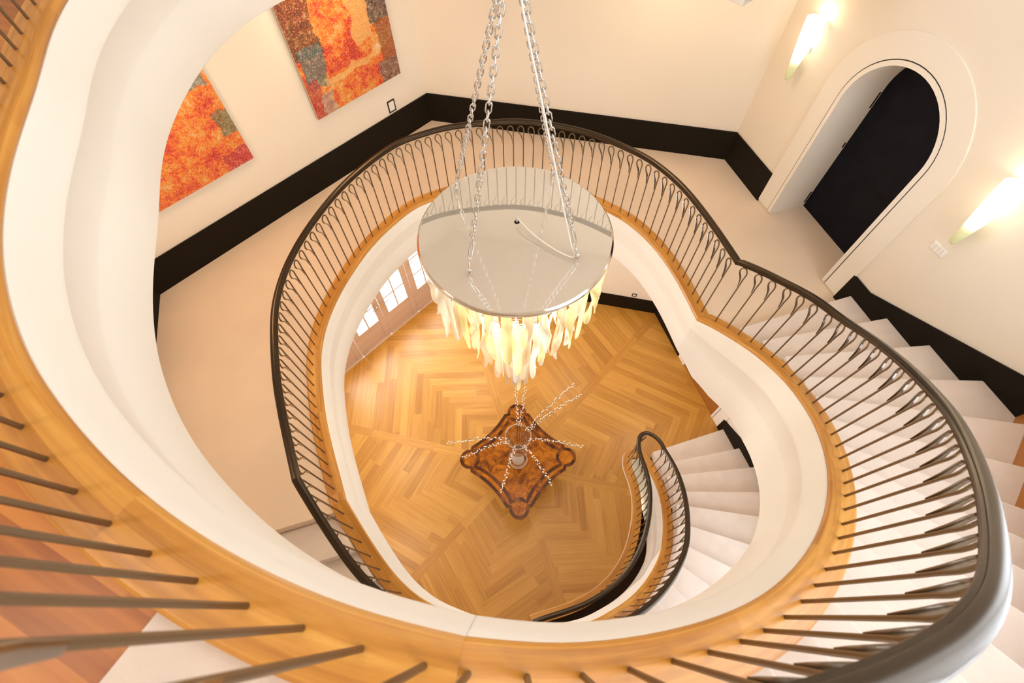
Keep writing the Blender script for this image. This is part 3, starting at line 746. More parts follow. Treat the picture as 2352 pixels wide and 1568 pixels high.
for wn, p in ((WIN, 85), (WIN2, 44)):
    q = WE.p((wn[0] + wn[1]) / 2, (wn[2] + wn[3]) / 2, -0.30)
    lamp('window_daylight', 'AREA', q, p, COOL, wn[1] - wn[0] - .1, (PI / 2, 0, rotE - PI / 2), wn[3] - wn[2] - .1)
rotL = math.atan2(WL.n.y, WL.n.x)
lamp('french_door_daylight', 'AREA', WL.p(1.9, 1.5, -0.35), 270, COOL, 2.9, (PI / 2, 0, rotL - PI / 2), 1.9)

# ------------------------------------------------------------------ wooden string caps and plaster edges
CAP = [(0.006, -0.045), (0.0, -0.034), (0.001, -0.016), (0.007, -0.005), (0.018, -0.001), (0.030, 0.0), (0.108, 0.0), (0.116, -0.0015), (0.122, -0.001), (0.136, -0.002), (0.146, -0.010), (0.146, -0.10), (0.015, -0.10), (0.015, -0.050)]
def cap(name, path, nrm):
    mb = MB(); sweep(mb, path, nrm, CAP, closed=True); return mb.build(name, M['oak'], None, smooth=True, angle=28)
def fascia_prof(D, inset=0.0):
    q = (D - .05)
    b = inset
    return [(0.05, -0.045), (0.002, -0.048), (-0.004, -0.055), (-0.016, -.05 - q * .09), (-0.030, -.05 - q * .20), (-0.036, -.05 - q * .235), (-0.034, -.05 - q * .25), (-0.022, -.05 - q * .27), (0.004 - b * .5, -.05 - q * .52),
            (0.006 - b * .5, -.05 - q * .55), (-0.003 - b * .6, -.05 - q * .60), (-0.004 - b * .9, -.05 - q * .75), (-0.003 - b, -D + .01), (0.002 - b, -D), (0.16, -D)]
def fascia(name, path, nrm, depth, inset=0.0):
    mb = MB(); f = depth if callable(depth) else (lambda t: depth)
    sweep(mb, path, nrm, lambda i, t: fascia_prof(f(t), inset)); return mb.build(name, M['white'], None, smooth=True, angle=35)
struct(cap('trim_2', PATH_UL, NRM['ul'])); struct(fascia('trim_3', PATH_UL, NRM['ul'], 0.79))
struct(cap('trim_4', PATH_ML, NRM['ml'])); struct(fascia('trim_5', PATH_ML, NRM['ml'], 0.70, 0.035))

def staircase(name, label, path, nrm, A, D, R, z0, rise, nst, depth, offs=0.165):
    root = thing(name, label, 'staircase', tuple(path[-1]))
    o = tuple(path[-1])
    mb = MB(); sweep(mb, path, nrm, CAP, closed=True); c = mb.build('string_cap', M['oak'], root, o, smooth=True, angle=28); c['label'] = 'oak cap of the stair string'
    mb = MB(); sweep(mb, path, nrm, lambda i, t: fascia_prof(depth(t), .035 * interp([.8, 1.0], [0, 1], t) if z0 > 1 else .035)); c = mb.build('string', M['white'], root, o, smooth=True, angle=35); c['label'] = 'white plaster stair string'
    rs = [riser(A, D, R, k) for k in range(1, nst + 1)]
    # soffit under the flight
    mb = MB(); vs = []; fs = []
    for k in range(nst):
        p, h = rs[k]; z = z0 + rise * (k + 1) - 0.42
        vs += [(p.x, p.y, z), (h[2].x, h[2].y, z)]
    for k in range(nst - 1): fs.append((2 * k, 2 * k + 1, 2 * k + 3, 2 * k + 2))
    mb.add(vs, fs); mb.build('soffit', M['white'], root, o)
    for k in range(1, nst):
        (pa_, ha), (pb_, hb_) = rs[k - 1], rs[k]
        z = z0 + rise * k
        da = (ha[2] - pa_).normalized()
        a0, a1 = A[k - 1], A[k]
        arc = [polar(R(a0 + (a1 - a0) * i / 5), a0 + (a1 - a0) * i / 5) for i in range(1, 5)]
        outer = [ha[2]] + hexbetween(ha, hb_) + [hb_[2]]
        # nosing: push the front edge a little forward (towards the lower steps)
        nv = Vector((-da.y, da.x)) * 0.022
        front_in, front_out = pa_ + nv, ha[2] + nv - da * 0.004
        # a small sink of the back edge under the next step
        pb2, hb2 = pb_, hb_[2]
        poly = [tuple(front_out)] + [tuple(v) for v in outer[1:]] + [tuple(v) for v in [pb2] + arc[::-1]] + [tuple(front_in)]
        mb = MB(); prism(mb, poly, [], xy, z - 0.24, z); s = mb.build('step', M['stair_carpet'], root, o, bevel=0.016)
    return root
def d_up(t): return interp([0, .25, .355, .435, .53, .61, .70, .87, .94, 1.0], [0.79, 0.78, 0.80, 0.88, 0.98, 1.06, 1.14, 1.18, 1.05, 0.70], t)
def d_lo(t): return interp([0, .08, .55, .72, .85, 1.0], [0.68, 0.62, 0.58, 0.72, 1.05, 1.25], t)
staircase('upper_staircase', 'cream carpeted curved staircase climbing from the door landing to the top floor on the right', PATH_UF, NRM['uf'], UP_A, UP_D, R_UP, ZM, (ZU - ZM) / 20, 20, d_up)
staircase('lower_staircase', 'cream carpeted curved staircase rising from the parquet ground floor to the landing', PATH_LF, NRM['lf'], LO_A, LO_D, R_LO, 0.0, ZM / 23, 23, d_lo)

# ------------------------------------------------------------------ railings
RAILH = 0.89
RP = [(x * 1.28, y * 1.2) for x, y in [(-0.025, -0.004), (-0.027, 0.006), (-0.021, 0.012), (-0.022, 0.018), (-0.016, 0.026), (-0.006, 0.030), (0.006, 0.030), (0.016, 0.026), (0.022, 0.018), (0.021, 0.012), (0.027, 0.006), (0.025, -0.004), (0.018, -0.010), (0.014, -0.020), (-0.014, -0.020), (-0.018, -0.010)]]
def bal_meshes():
    H = RAILH - 0.046
    z0 = H - 0.245
    mb = MB()
    rod = [(0, 0, -0.02), (0, 0, .3), (0, 0, z0 + .05), (.001, 0, z0 + .11), (-.001, 0, z0 + .155), (-.002, 0, z0 + .19), (.005, 0, z0 + .220), (.020, 0, z0 + .240), (.038, 0, z0 + .245), (.055, 0, z0 + .236), (.068, 0, z0 + .215), (.071, 0, z0 + .192)]
    tube(mb, rod, .0070, 8); rodm = mb
    mb2 = MB()
    leaf = [(.071, 0, z0 + .192), (.068, 0, z0 + .173), (.058, 0, z0 + .154), (.043, 0, z0 + .136), (.0275, 0, z0 + .108), (.0162, 0, z0 + .062), (.0112, 0, z0 + .005)]
    # a blade that widens across the railing and thins to a tip lying on the rod
    vs = []; fs = []; ws = [.0076, .0080, .0092, .0105, .0110, .0100, .0064]; ths = [.0070, .0056, .0046, .0040, .0033, .0028, .0012]
    P = [Vector(p) for p in leaf]
    for i, p in enumerate(P):
        t = (P[min(i + 1, 6)] - P[max(i - 1, 0)]).normalized(); nn = Vector((t.z, 0, -t.x))
        for sy, sn in ((-1, -.6), (-.6, -1), (.6, -1), (1, -.6), (1, .6), (.6, 1), (-.6, 1), (-1, .6)):
            vs.append(p + Vector((0, sy * ws[i], 0)) + nn * (sn * ths[i]))
    for i in range(6):
        for k in range(8): fs.append((i * 8 + k, i * 8 + (k + 1) % 8, (i + 1) * 8 + (k + 1) % 8, (i + 1) * 8 + k))
    fs.append(tuple(reversed(range(8)))); fs.append(tuple(range(48, 56)))
    mb2.add(vs, fs)
    return rodm, mb2
rod_mb, leaf_mb = bal_meshes()
PROTO = [None, None]
def baluster(root, loc, rz, org, sz=1.0):
    if PROTO[0] is None:
        a = rod_mb.build('baluster', M['iron'], smooth=True); b = leaf_mb.build('leaf_blade', M['blade'], smooth=True); PROTO[0], PROTO[1] = a, b
    else:
        a = PROTO[0].copy(); COL.objects.link(a); b = PROTO[1].copy(); COL.objects.link(b)
    a.parent = root; b.parent = a
    a.location = (loc[0] - org[0], loc[1] - org[1], loc[2] - org[2]); a.rotation_euler = (0, 0, rz); a.scale = (1, 1, sz)
FOOT = 0.075
def railing(name, label, path, nrm, spacing=0.125, phase=0.5, angles=None, height=None, foot_o=None):
    foot = [off([p], [n], foot_o(p) if foot_o else FOOT)[0] for p, n in zip(path, nrm)]; hs = [height(i, p) if height else RAILH for i, p in enumerate(path)]
    for _ in range(6): hs = [hs[0]] + [(hs[i - 1] + 2 * hs[i] + hs[i + 1]) / 4 for i in range(1, len(hs) - 1)] + [hs[-1]]
    root = thing(name, label, 'railing', tuple(foot[0])); o = tuple(foot[0])
    rp = [f + Vector((n.x * .012, n.y * .012, h)) for f, n, h in zip(foot, nrm, hs)]
    mb = MB(); sweep(mb, rp, nrm, RP, closed=True); h = mb.build('handrail', M['rail'], root, o, smooth=True, angle=30)
    h['label'] = 'dark bronze handrail'
    d = 0.0; nxt = spacing * phase
    for i in range(1, len(foot)):
        t = foot[i] - foot[i - 1]; seg = Vector((t.x, t.y)).length
        if angles:
            a0, a1 = ang(foot[i - 1]), ang(foot[i]); fr = [(a - a0) / (a1 - a0) for a in angles if min(a0, a1) <= a < max(a0, a1)]
        else:
            fr = []
            while nxt <= d + seg: fr.append((nxt - d) / seg); nxt += spacing
            d += seg
        for f in fr: baluster(root, foot[i - 1].lerp(foot[i], f), math.atan2(t.y, t.x), o, (hs[i - 1] + (hs[i] - hs[i - 1]) * f) / RAILH)
    return root
UF_ANG = [-94.2, -91.5, -88.7, -86, -83.2, -80.5, -77.7, -75.2, -72.5, -69.6, -66.6, -63.5, -60.2, -57.1, -54.1, -50.9, -47.8, -44.8, -41.8, -38.6, -35.4, -32.1, -28.8, -25.6, -22.2, -19.1, -15.8, -12.6, -9.4, -6, -2.8, .3, 3.8, 7.1, 10.6]
RAIL_A = [-95, -90, -85, -80, -75, -70, -65, -60, -50, -40, -30, -20, -8]
RAIL_D = [.52, .62, .735, .85, .965, 1.074, 1.24, 1.406, 1.727, 2.04, 2.38, 2.725, 3.15]     # depth of the rail below eye level
def h_uf(i, p):
    a = ang(p)
    return (EYE - interp(RAIL_A, RAIL_D, a) - p.z - .008) if a < -8 else interp([-8, 14], [.88, .925], a)
def f_near(p): return interp([-112, -102, -84, -74], [.075, .060, .060, .075], ang(p)) if ang(p) < -60 else .075
def h_ml(i, p): return interp([0, 10], [.925, .89], i)
nUL = len(PATH_UL)
def h_ul(i, p): return interp([0, nUL - 22, nUL - 8, nUL - 1], [.89, .93, .93, .62], i)
railing('landing_railing', 'nearest iron railing with dark handrail on the top floor above the pine boards', PATH_UL, NRM['ul'], spacing=0.126, height=h_ul, foot_o=f_near)
railing('stair_railing', 'iron railing with teardrop balusters up the right hand stair flight', PATH_UF, NRM['uf'], angles=UF_ANG, height=h_uf, foot_o=f_near)
railing('gallery_railing', 'dark iron railing round the carpeted landing, behind the chandelier', PATH_ML, NRM['ml'], phase=.45, height=h_ml)
# the lower flight rail sweeps round a volute and comes back as the guard of the cellar opening
lf_rail = off(PATH_LF, NRM['lf'], FOOT, RAILH)
railing('stair_railing', 'iron railing of the lowest stair flight, seen small at the bottom right of the parquet', PATH_LF, NRM['lf'], spacing=0.132, phase=.75)
g_rail = []
GZ = 0.07
turn = catmull([lf_rail[-1] + Vector((NRM['lf'][-1].x, NRM['lf'][-1].y, 0)) * .01, Vector((2.345, 2.345, GZ + RAILH + .01)), Vector((2.26, 2.455, GZ + RAILH)), Vector((2.15, 2.505, GZ + RAILH)), Vector((2.045, 2.465, GZ + RAILH)), Vector((1.99, 2.36, GZ + RAILH))], 6)
g_rail = turn + [Vector((p.x, p.y, GZ + RAILH)) for i, p in enumerate(GUARD) if i > iH and p.y < 2.27]
g_rail = resample(smooth(g_rail, 3), .05)
GPATH = [Vector((p.x, p.y, GZ)) for p in GUARD]
gn_s = normals(GPATH)
foot0 = GPATH[iH]
groot = thing('guard_railing', 'curved iron guard railing beside the narrow cellar stair opening in the parquet', 'railing', tuple(foot0)); go = tuple(foot0)
mb = MB(); sweep(mb, g_rail, normals(g_rail), RP, closed=True); h = mb.build('handrail', M['rail'], groot, go, smooth=True, angle=30)
mb = MB(); sweep(mb, GPATH, GN, [(-0.075, -0.03), (-0.08, -0.012), (-0.07, 0.0), (0.065, 0.0), (0.075, -0.01), (0.075, -0.03)], closed=True); h = mb.build('base_cap', M['oak'], groot, go, smooth=True, angle=30); h['label'] = 'oak base cap'
mb = MB(); sweep(mb, GPATH, GN, [(-0.082, -GZ), (-0.082, -0.03), (0.07, -0.03), (0.07, -GZ - .75)]); h = mb.build('curb', M['white'], groot, go); h['label'] = 'white plaster curb'
d = 0.0; nxt = 0.02
for i in range(iH - 2, len(GPATH)):
    seg = (GPATH[i] - GPATH[i - 1]).length
    while nxt <= d + seg:
        p = GPATH[i - 1].lerp(GPATH[i], (nxt - d) / seg); t = GPATH[i] - GPATH[i - 1]; baluster(groot, p, math.atan2(t.y, t.x) + PI, go); nxt += 0.112
    d += seg

# cellar stair below the opening
cel = thing('cellar_staircase', 'dark brown wooden stair going down under the lowest flight to the cellar', 'staircase', (2.3, 1.0, -2.6)); co = (2.3, 1.0, -2.6)
for k in range(16):
    a0, a1 = -20 - k * 7.0, -20 - (k + 1) * 7.0; z = -2.55 + k * 0.165
    mb = MB(); poly = [tuple(polar(2.36, a0)), tuple(polar(3.4, a0)), tuple(polar(3.4, a1)), tuple(polar(2.36, a1))]
    prism(mb, poly, [], xy, z - .16, z, uvscale=(1, 1)); mb.build('step', M['brown_wood'], cel, co, bevel=.006)
mb = MB(); hp = [Vector((polar(2.30, a).x, polar(2.30, a).y, -2.55 + (-20 - a) / 7.0 * .165 + .85)) for a in range(-25, -84, -4)]
sweep(mb, hp, [-n for n in normals(hp)], RP, closed=True); mb.build('handrail', M['rail'], cel, co, smooth=True)
mb = MB(); prism(mb, [tuple(v) for v in HEX], [], xy, -2.9, -2.72); struct(mb.build('floor', M['brown_wood']))
lamp('cellar_fill_light', 'POINT', (2.25, 1.75, -.9), 7, WARM, .1)  # fill light added to lift the dark stair opening and its lining
# white lining of the opening on the stair side
mb = MB(); LINE = [polar(2.42 if a > -25 else 2.86, a) for a in range(14, -30, -4)]
LP = [Vector((2.02, 2.42, 0)), Vector((2.10, 2.455, 0.0)), Vector((2.20, 2.44, 0)), Vector((2.28, 2.36, 0)), Vector((2.35, 2.24, 0)), Vector((2.40, 2.1, 0)), Vector((2.43, 1.95, 0)), Vector((2.44, 1.7, 0))]
LP = catmull(LP, 5)
sweep(mb, LP, normals(LP), [(0.0, -0.01), (0.0, -1.6), (0.04, -1.6), (0.04, -0.01)], closed=True); struct(mb.build('wall_cellar', M['white'], smooth=True, angle=30))

# ------------------------------------------------------------------ chandelier
CX, CY, CZ = 0.04, 2.355, EYE - 2.544
ch = thing('chandelier', 'large round chandelier with mirror steel disc and hanging white and yellow twisted glass strips', 'chandelier', (CX, CY, CZ)); co = (CX, CY, CZ)
R0 = 0.700
mb = MB(); lathe(mb, [(0.0, 0.0), (R0 - .016, 0.0)], (CX, CY, CZ), 96); o = mb.build('mirror_disc', M['mirror'], ch, co); o['label'] = 'polished mirror steel plate'
mb = MB(); lathe(mb, [(R0 - .016, 0.0), (R0 - .014, .002), (R0 - .002, -.010), (R0, -.014), (R0 - .001, -.034), (R0 - .008, -.036), (R0 - .03, -.02), (0.0, -.02)], (CX, CY, CZ), 96); o = mb.build('rim', M['rim'], ch, co, smooth=True, angle=25)
apex = Vector((0.032, 2.40, EYE - 0.84))
def link(mb, p, t, rollv, ln, wd, r):
    t = t.normalized(); a = (rollv - t * rollv.dot(t)).normalized()
    pts = []
    for i in range(14):
        an = 2 * PI * i / 14; c, s = math.cos(an), math.sin(an)
        pts.append(p + t * ((ln / 2 - wd / 2) * (1 if c > 0.01 else -1 if c < -0.01 else 0) + wd / 2 * c) + a * (wd / 2 * s))
    tube(mb, pts, r, 6, closed=True)
def chain(mb, p0, p1, pitch=.041, ln=.056, wd=.031, r=.0042):
    d = p1 - p0; n = int(d.length / pitch)
    a = Vector((1, 0.2, 0)); b = d.normalized().cross(a)
    for i in range(n): link(mb, p0 + d * ((i + .5) / n), d, a if i % 2 else b, ln, wd, r)
att = [(-.395, 2.756), (-.277, 1.979), (.453, 2.085), (.339, 2.897)]
for i, (ax, ay) in enumerate(att):
    mb = MB(); p0 = Vector((ax, ay, CZ)); dd = (apex - p0).normalized()
    tube(mb, [p0 + Vector((0, 0, -.01)), p0 + Vector((0, 0, .03))], .012, 8)
    link(mb, p0 + Vector((0, 0, .045)), Vector((0, 0, 1)), Vector((1, 0, 0)), .045, .03, .005)
    q0 = p0 + Vector((0, 0, .06)); dd = (apex - q0).normalized()
    link(mb, q0 + dd * .035, dd, Vector((0, 1, 0)), .07, .034, .005)
    # turnbuckle
    tube(mb, [q0 + dd * .07, q0 + dd * .10], .004, 6)
    link(mb, q0 + dd * .16, dd, Vector((1, 0, 0)), .13, .022, .005)
    chain(mb, q0 + dd * .22, apex)
    mb.build('chain', M['chrome'], ch, co, smooth=True, angle=60)
mb = MB(); link(mb, apex + Vector((0, 0, .03)), Vector((0, 0, 1)), Vector((1, 0, 0)), .10, .07, .007); chain(mb, apex + Vector((0, 0, .07)), Vector((apex.x, apex.y, 10.15)), .05, .066, .036, .005)
mb.build('suspension_chain', M['chrome'], ch, co, smooth=True, angle=60)
mb = MB(); lathe(mb, [(0, .0), (.09, 0), (.09, -.03), (.02, -.06), (0, -.06)], (apex.x, apex.y, 10.2), 24); mb.build('ceiling_canopy', M['steel'], ch, co, smooth=True)
mb = MB(); a3 = Vector((att[2][0], att[2][1], CZ)); hole = Vector((0.055, 2.455, CZ))
dd = (apex - a3)
cp = [apex + Vector((.02, -.02, 0))] + [a3 + dd * t + Vector((-.014, -.012, 0)) for t in (.85, .65, .45, .28, .16, .09)] + [a3 + Vector((-.02, 0, .05)), a3 + Vector((-.06, .02, .03)), Vector((.30, 2.17, CZ + .03)), Vector((.18, 2.28, CZ + .04)), Vector((.09, 2.38, CZ + .06)), hole + Vector((0, -.01, .05)), hole]
tube(mb, catmull(cp, 6), .0055, 8); mb.build('power_cord', M['cord'], ch, co, smooth=True)
mb = MB(); lathe(mb, [(0, .003), (.018, .003), (.02, .0005)], tuple(hole), 16); mb.build('cord_grommet', M['skirt'], ch, co)
# hanging glass
def strip(kind, twist, length, width, seed):
    rnd = random.Random(seed); mb = MB(); n = 26; vs = []; fs = []; us = []
    th = .004; ph = rnd.random() * 6.28; m = 5
    for i in range(n + 1):
        t = i / n; a = twist * t + (0.25 * math.sin(6 * t + ph) if twist else 0)
        wv = width * ((0.74 + 0.26 * math.sin(PI * min(1, t * 1.6))) if twist else .96) * (1.0 if t < .82 else math.sqrt(max(0.02, 1 - ((t - .82) / .185) ** 2)))
        bx = (.010 * math.sin(5 * t + ph) if twist else 0); by = (.010 * math.cos(7 * t + ph) if twist else 0)
        curl = .022 * max(0, (t - .85) / .15) if twist else 0
        for side in (1, -1):
            for j in range(m):
                u = (j / (m - 1) - .5) * wv; bow = .010 * (1 - (2 * j / (m - 1) - 1) ** 2) if not twist else .004 * math.sin(j * 2.1)
                x, y = u, bow + side * th / 2 + curl
                vs.append((x * math.cos(a) - y * math.sin(a) + bx, x * math.sin(a) + y * math.cos(a) + by, -length * t))
    row = 2 * m
    for i in range(n):
        for j in range(m - 1):
            fs.append((i * row + j, i * row + j + 1, (i + 1) * row + j + 1, (i + 1) * row + j)); us.append([(i / n, j / 4), (i / n, (j + 1) / 4), ((i + 1) / n, (j + 1) / 4), ((i + 1) / n, j / 4)])
            fs.append((i * row + m + j + 1, i * row + m + j, (i + 1) * row + m + j, (i + 1) * row + m + j + 1)); us.append([(i / n, (j + 1) / 4), (i / n, j / 4), ((i + 1) / n, j / 4), ((i + 1) / n, (j + 1) / 4)])
        for j0, j1 in ((0, m), (2 * m - 1, m - 1)):
            fs.append((i * row + j0, (i + 1) * row + j0, (i + 1) * row + j1, i * row + j1)); us.append([(i / n, 0)] * 4)
    mb.add(vs, fs, us)
    return mb
kinds = [('g_white', 2), ('g_yellow', 2), ('g_ribbed', 2), ('g_white', 0), ('g_yellow', 0), ('g_clear', 0), ('g_ribbed', 0)]
rings = [(0.655, 34, -.05, .66), (0.53, 24, -.26, .80), (0.40, 16, -.62, .86), (0.27, 12, -1.0, .86), (0.15, 8, -1.40, .84), (0.04, 4, -1.85, .80)]
order = [0, 0, 0, 1, 1, 2, 2, 3, 4, 4, 5, 6]
ci = 0; cache = {}
for ri, (r, n, ztop, ln) in enumerate(rings):
    for k in range(n):
        a = 2 * PI * (k + .5 * (ri % 2)) / n + random.uniform(-.03, .03)
        kd, tw = kinds[random.choice(order)] if ri < 4 else kinds[(3, 6, 5, 4, 5)[(k + ri) % 5]]
        ci += 1; v = ci % 3
        key = (kd, tw, v, ri)
        l = ln * random.uniform(.84, 1.16)
        if key not in cache:
            twa = 0 if not tw else (1 if v % 2 else -1) * (3.6 + v * .8)
            cache[key] = strip(kd, twa, ln, .086 if tw else .074, ci)
            o = cache[key].build('glass_strip', M[kd], ch, (0, 0, 0), smooth=True, angle=50); cache[key] = o
        else:
            o = cache[key].copy(); COL.objects.link(o); o.parent = ch
        o.location = (r * math.cos(a), r * math.sin(a), ztop + random.uniform(-.03, .02)); o.rotation_euler = (0, 0, a + PI / 2 + (random.uniform(-.5, .5) if tw else 0)); o.scale = (1, 1, l / ln)
# frame carrying the strips, with the bulbs inside
mb = MB()
for r, n, zt, ln in rings:
    tube(mb, [(CX + r * math.cos(t), CY + r * math.sin(t), CZ + zt + .02) for t in [2 * PI * q / 40 for q in range(40)]], .004, 6, closed=True)
    for q in range(4 if r > .2 else 0):
        t = PI / 2 * q + .3; tube(mb, [(CX + r * math.cos(t), CY + r * math.sin(t), CZ + zt + .02), (CX + r * math.cos(t), CY + r * math.sin(t), CZ - .02)], .003, 6)
tube(mb, [(CX, CY, CZ - .02), (CX, CY, CZ - 1.86)], .006, 6)
for r in (.04, .15):
    z = -1.83 if r < .1 else -1.38; tube(mb, [(CX - r, CY, CZ + z), (CX + r, CY, CZ + z)], .004, 6)
mb.build('hanging_frame', M['steel'], ch, co, smooth=True)
for q in range(6):
    t = 2 * PI * q / 6; mb = MB(); lathe(mb, [(0, 0), (.022, .02), (.03, .05), (.02, .085), (.012, .11), (0, .115)], (CX + .33 * math.cos(t), CY + .33 * math.sin(t), CZ - .20), 12)
    mb.build('bulb', M['bulb'], ch, co, smooth=True)
for z, p in ((-.35, 26), (-.75, 17), (-1.2, 11), (-1.75, 5)): lamp('chandelier_bulb', 'POINT', (CX, CY, CZ + z), p, (1.0, 0.93, 0.82), .12)

# ------------------------------------------------------------------ table, vase and branches
TX, TY, TZ = 0.055, 2.20, 0.76
def table_outline(k=1.0, lobe=0.140, tip=0.81):
    """square plan with concave sides and a round lobe at each corner (corners to the four compass points)"""
    pts = []
    for q in range(4):
        b = PI / 2 * q; c = Vector((tip * math.cos(b), tip * math.sin(b))); e = Vector((math.cos(b), math.sin(b))); n = Vector((-e.y, e.x))
        for i in range(13):
            t = -1.75 + 3.5 * i / 12; pts.append(c + e * (lobe * math.cos(t)) + n * (lobe * math.sin(t)))
        # shoulder bump, then concave side to the next corner
        b2 = b + PI / 2; e2 = Vector((math.cos(b2), math.sin(b2)))
        p_s = c + e * (-.045) + n * .205; p_e = e2 * tip + e2 * (-.045) + (-Vector((-e2.y, e2.x))) * .205
        mid = (e + e2).normalized() * .632
        for i in range(15):
            t = i / 14; q0 = (1 - t) ** 2 * p_s + 2 * t * (1 - t) * (mid * 2 - (p_s + p_e) / 2) + t * t * p_e; pts.append(q0)
    return [(p.x * k, p.y * k) for p in pts]
tb = thing('centre_table', 'square burl veneer table with scalloped corners on the parquet under the chandelier', 'table', (TX, TY, 0)); to = (TX, TY, 0)
ol = table_outline()
mb = MB(); prism(mb, [(x + TX, y + TY) for x, y in ol], [], xy, TZ - .045, TZ); mb.build('tabletop', M['burl'], tb, to, bevel=.008)
def ribbon(mb, pts, w_, z):
    n = len(pts); vs = []; fs = []; us = []; d = [0]
    for i in range(n):
        a, b = Vector(pts[i - 1]), Vector(pts[(i + 1) % n]); t = (b - a).normalized(); nn = Vector((t.y, -t.x)); p = Vector(pts[i])
        vs += [(p.x + nn.x * w_ / 2, p.y + nn.y * w_ / 2, z), (p.x - nn.x * w_ / 2, p.y - nn.y * w_ / 2, z)]
    for i in range(1, n + 1): d.append(d[-1] + (Vector(pts[i % n]) - Vector(pts[i - 1])).length)
    for i in range(n):
        j = (i + 1) % n; fs.append((2 * i, 2 * j, 2 * j + 1, 2 * i + 1)); us.append([(d[i], 0), (d[i + 1], 0), (d[i + 1], 1), (d[i], 1)])
    mb.add(vs, fs, us)
def inlay(k, w_, z):
    pts = [(x * k + TX, y * k + TY) for x, y in ol]; mb = MB(); ribbon(mb, pts, w_, z); o = mb.build('inlay_band', M['band'], tb, to); o['label'] = 'dark crossbanded inlay'
inlay(0.965, .052, TZ + .0008)
pin = []
for q in range(4):
    b = PI / 2 * q; e = Vector((math.cos(b), math.sin(b))); n = Vector((-e.y, e.x))
    for i in range(9):
        t = -.9 + 1.8 * i / 8; pin.append(e * (.70 - .06 * math.cos(t * 1.7)) + n * (.13 * t))
    b2 = b + PI / 2; e2 = Vector((math.cos(b2), math.sin(b2))); p_s = pin[-1]; n2 = Vector((-e2.y, e2.x)); p_e = e2 * .69 - n2 * .117; mid = (e + e2).normalized() * .50
    for i in range(1, 12):
        t = i / 12; pin.append((1 - t) ** 2 * p_s + 2 * t * (1 - t) * (mid * 2 - (p_s + p_e) / 2) + t * t * p_e)
mb = MB(); ribbon(mb, [(p.x + TX, p.y + TY) for p in pin], .052, TZ + .0010); o = mb.build('inlay_band', M['band'], tb, to); o['label'] = 'dark crossbanded inlay'
mb = MB(); prism(mb, [(x * .9 + TX, y * .9 + TY) for x, y in ol], [], xy, TZ - .12, TZ - .044); mb.build('apron', M['burl'], tb, to)
mb = MB(); lathe(mb, [(0, .08), (.30, .08), (.32, .10), (.28, .13), (.12, .18), (.09, .28), (.13, .40), (.16, .50), (.12, .58), (.20, .65), (0, .65)], (TX, TY, 0), 32); mb.build('pedestal', M['burl'], tb, to, smooth=True)
for q in range(4):
    t = PI / 2 * q; mb = MB(); tube(mb, catmull([(TX + .2 * math.cos(t), TY + .2 * math.sin(t), .14), (TX + .36 * math.cos(t), TY + .36 * math.sin(t), .10), (TX + .52 * math.cos(t), TY + .52 * math.sin(t), .035)], 5), [.05] * 6 + [.035] * 5, 8); mb.build('foot', M['burl'], tb, to, smooth=True)
VX, VY = 0.056, 2.175
prof_o = [(0.0, 0.0), (.140, 0.0), (.150, .012), (.150, .03), (.140, .07), (.143, .20), (.138, .32), (.118, .38), (.096, .42), (.092, .45), (.104, .48), (.125, .54), (.142, .66), (.152, .85), (.163, 1.02), (.180, 1.145), (.184, 1.16), (.178, 1.163), (.172, 1.14), (.155, 1.02), (.145, .85), (.135, .66), (.118, .55), (.09, .49), (0.0, .475)]
va = thing('glass_vase', 'tall clear glass vase with pinched waist standing on the inlaid table', 'vase', (VX, VY, TZ + .001))
mb = MB(); lathe(mb, prof_o, (0, 0, 0), 40); mb.build('vase_body', M['glass'], va, (0, 0, 0), smooth=True, angle=50)
mb = MB(); tube(mb, [(.144 * math.cos(t), .144 * math.sin(t), .018) for t in [2 * PI * q / 40 for q in range(40)]], .010, 6, closed=True); tube(mb, [(.141 * math.cos(t), .141 * math.sin(t), .085) for t in [2 * PI * q / 40 for q in range(40)]], .004, 6, closed=True)
lathe(mb, [(0, .012), (.06, .014), (.10, .03), (.07, .05), (0, .055)], (0, 0, 0), 40); o = mb.build('glass_foot', M['g_thick'], va, (0, 0, 0), smooth=True, angle=50)
mb = MB(); tube(mb, [(.098 * math.cos(t), .098 * math.sin(t), .445) for t in [2 * PI * q / 40 for q in range(40)]], .009, 6, closed=True); mb.build('waist_ring', M['g_thick'], va, (0, 0, 0), smooth=True); o['label'] = 'thick bright glass base'
mb = MB(); tube(mb, [(.181 * math.cos(t), .181 * math.sin(t), 1.16) for t in [2 * PI * q / 40 for q in range(40)]], .0055, 6, closed=True); mb.build('rim', M['g_thick'], va, (0, 0, 0), smooth=True)
tips = [((.04, 2.711), 'upright pussy willow branch reaching under the chandelier, left of its pair', 2.4), ((.172, 2.707), 'upright pussy willow branch reaching under the chandelier, right of its pair', 2.4),
        ((.842, 2.737), 'pussy willow branch pointing up to the right, upper one of its pair', 2.4), ((.918, 2.585), 'pussy willow branch pointing up to the right, lower one of its pair', 2.4),
        ((-.856, 1.947), 'pussy willow branch reaching straight out left beyond the table edge', 2.4), ((-.652, 1.753), 'pussy willow branch drooping left over the left table corner', 2.4),
        ((-.165, 1.323), 'pussy willow branch hanging towards the near corner of the table', 2.4), ((.448, 1.40), 'pussy willow branch leaning to the lower right table side', 2.4), ((.869, 1.861), 'pussy willow branch reaching straight out right over the right table corner', 2.4)]
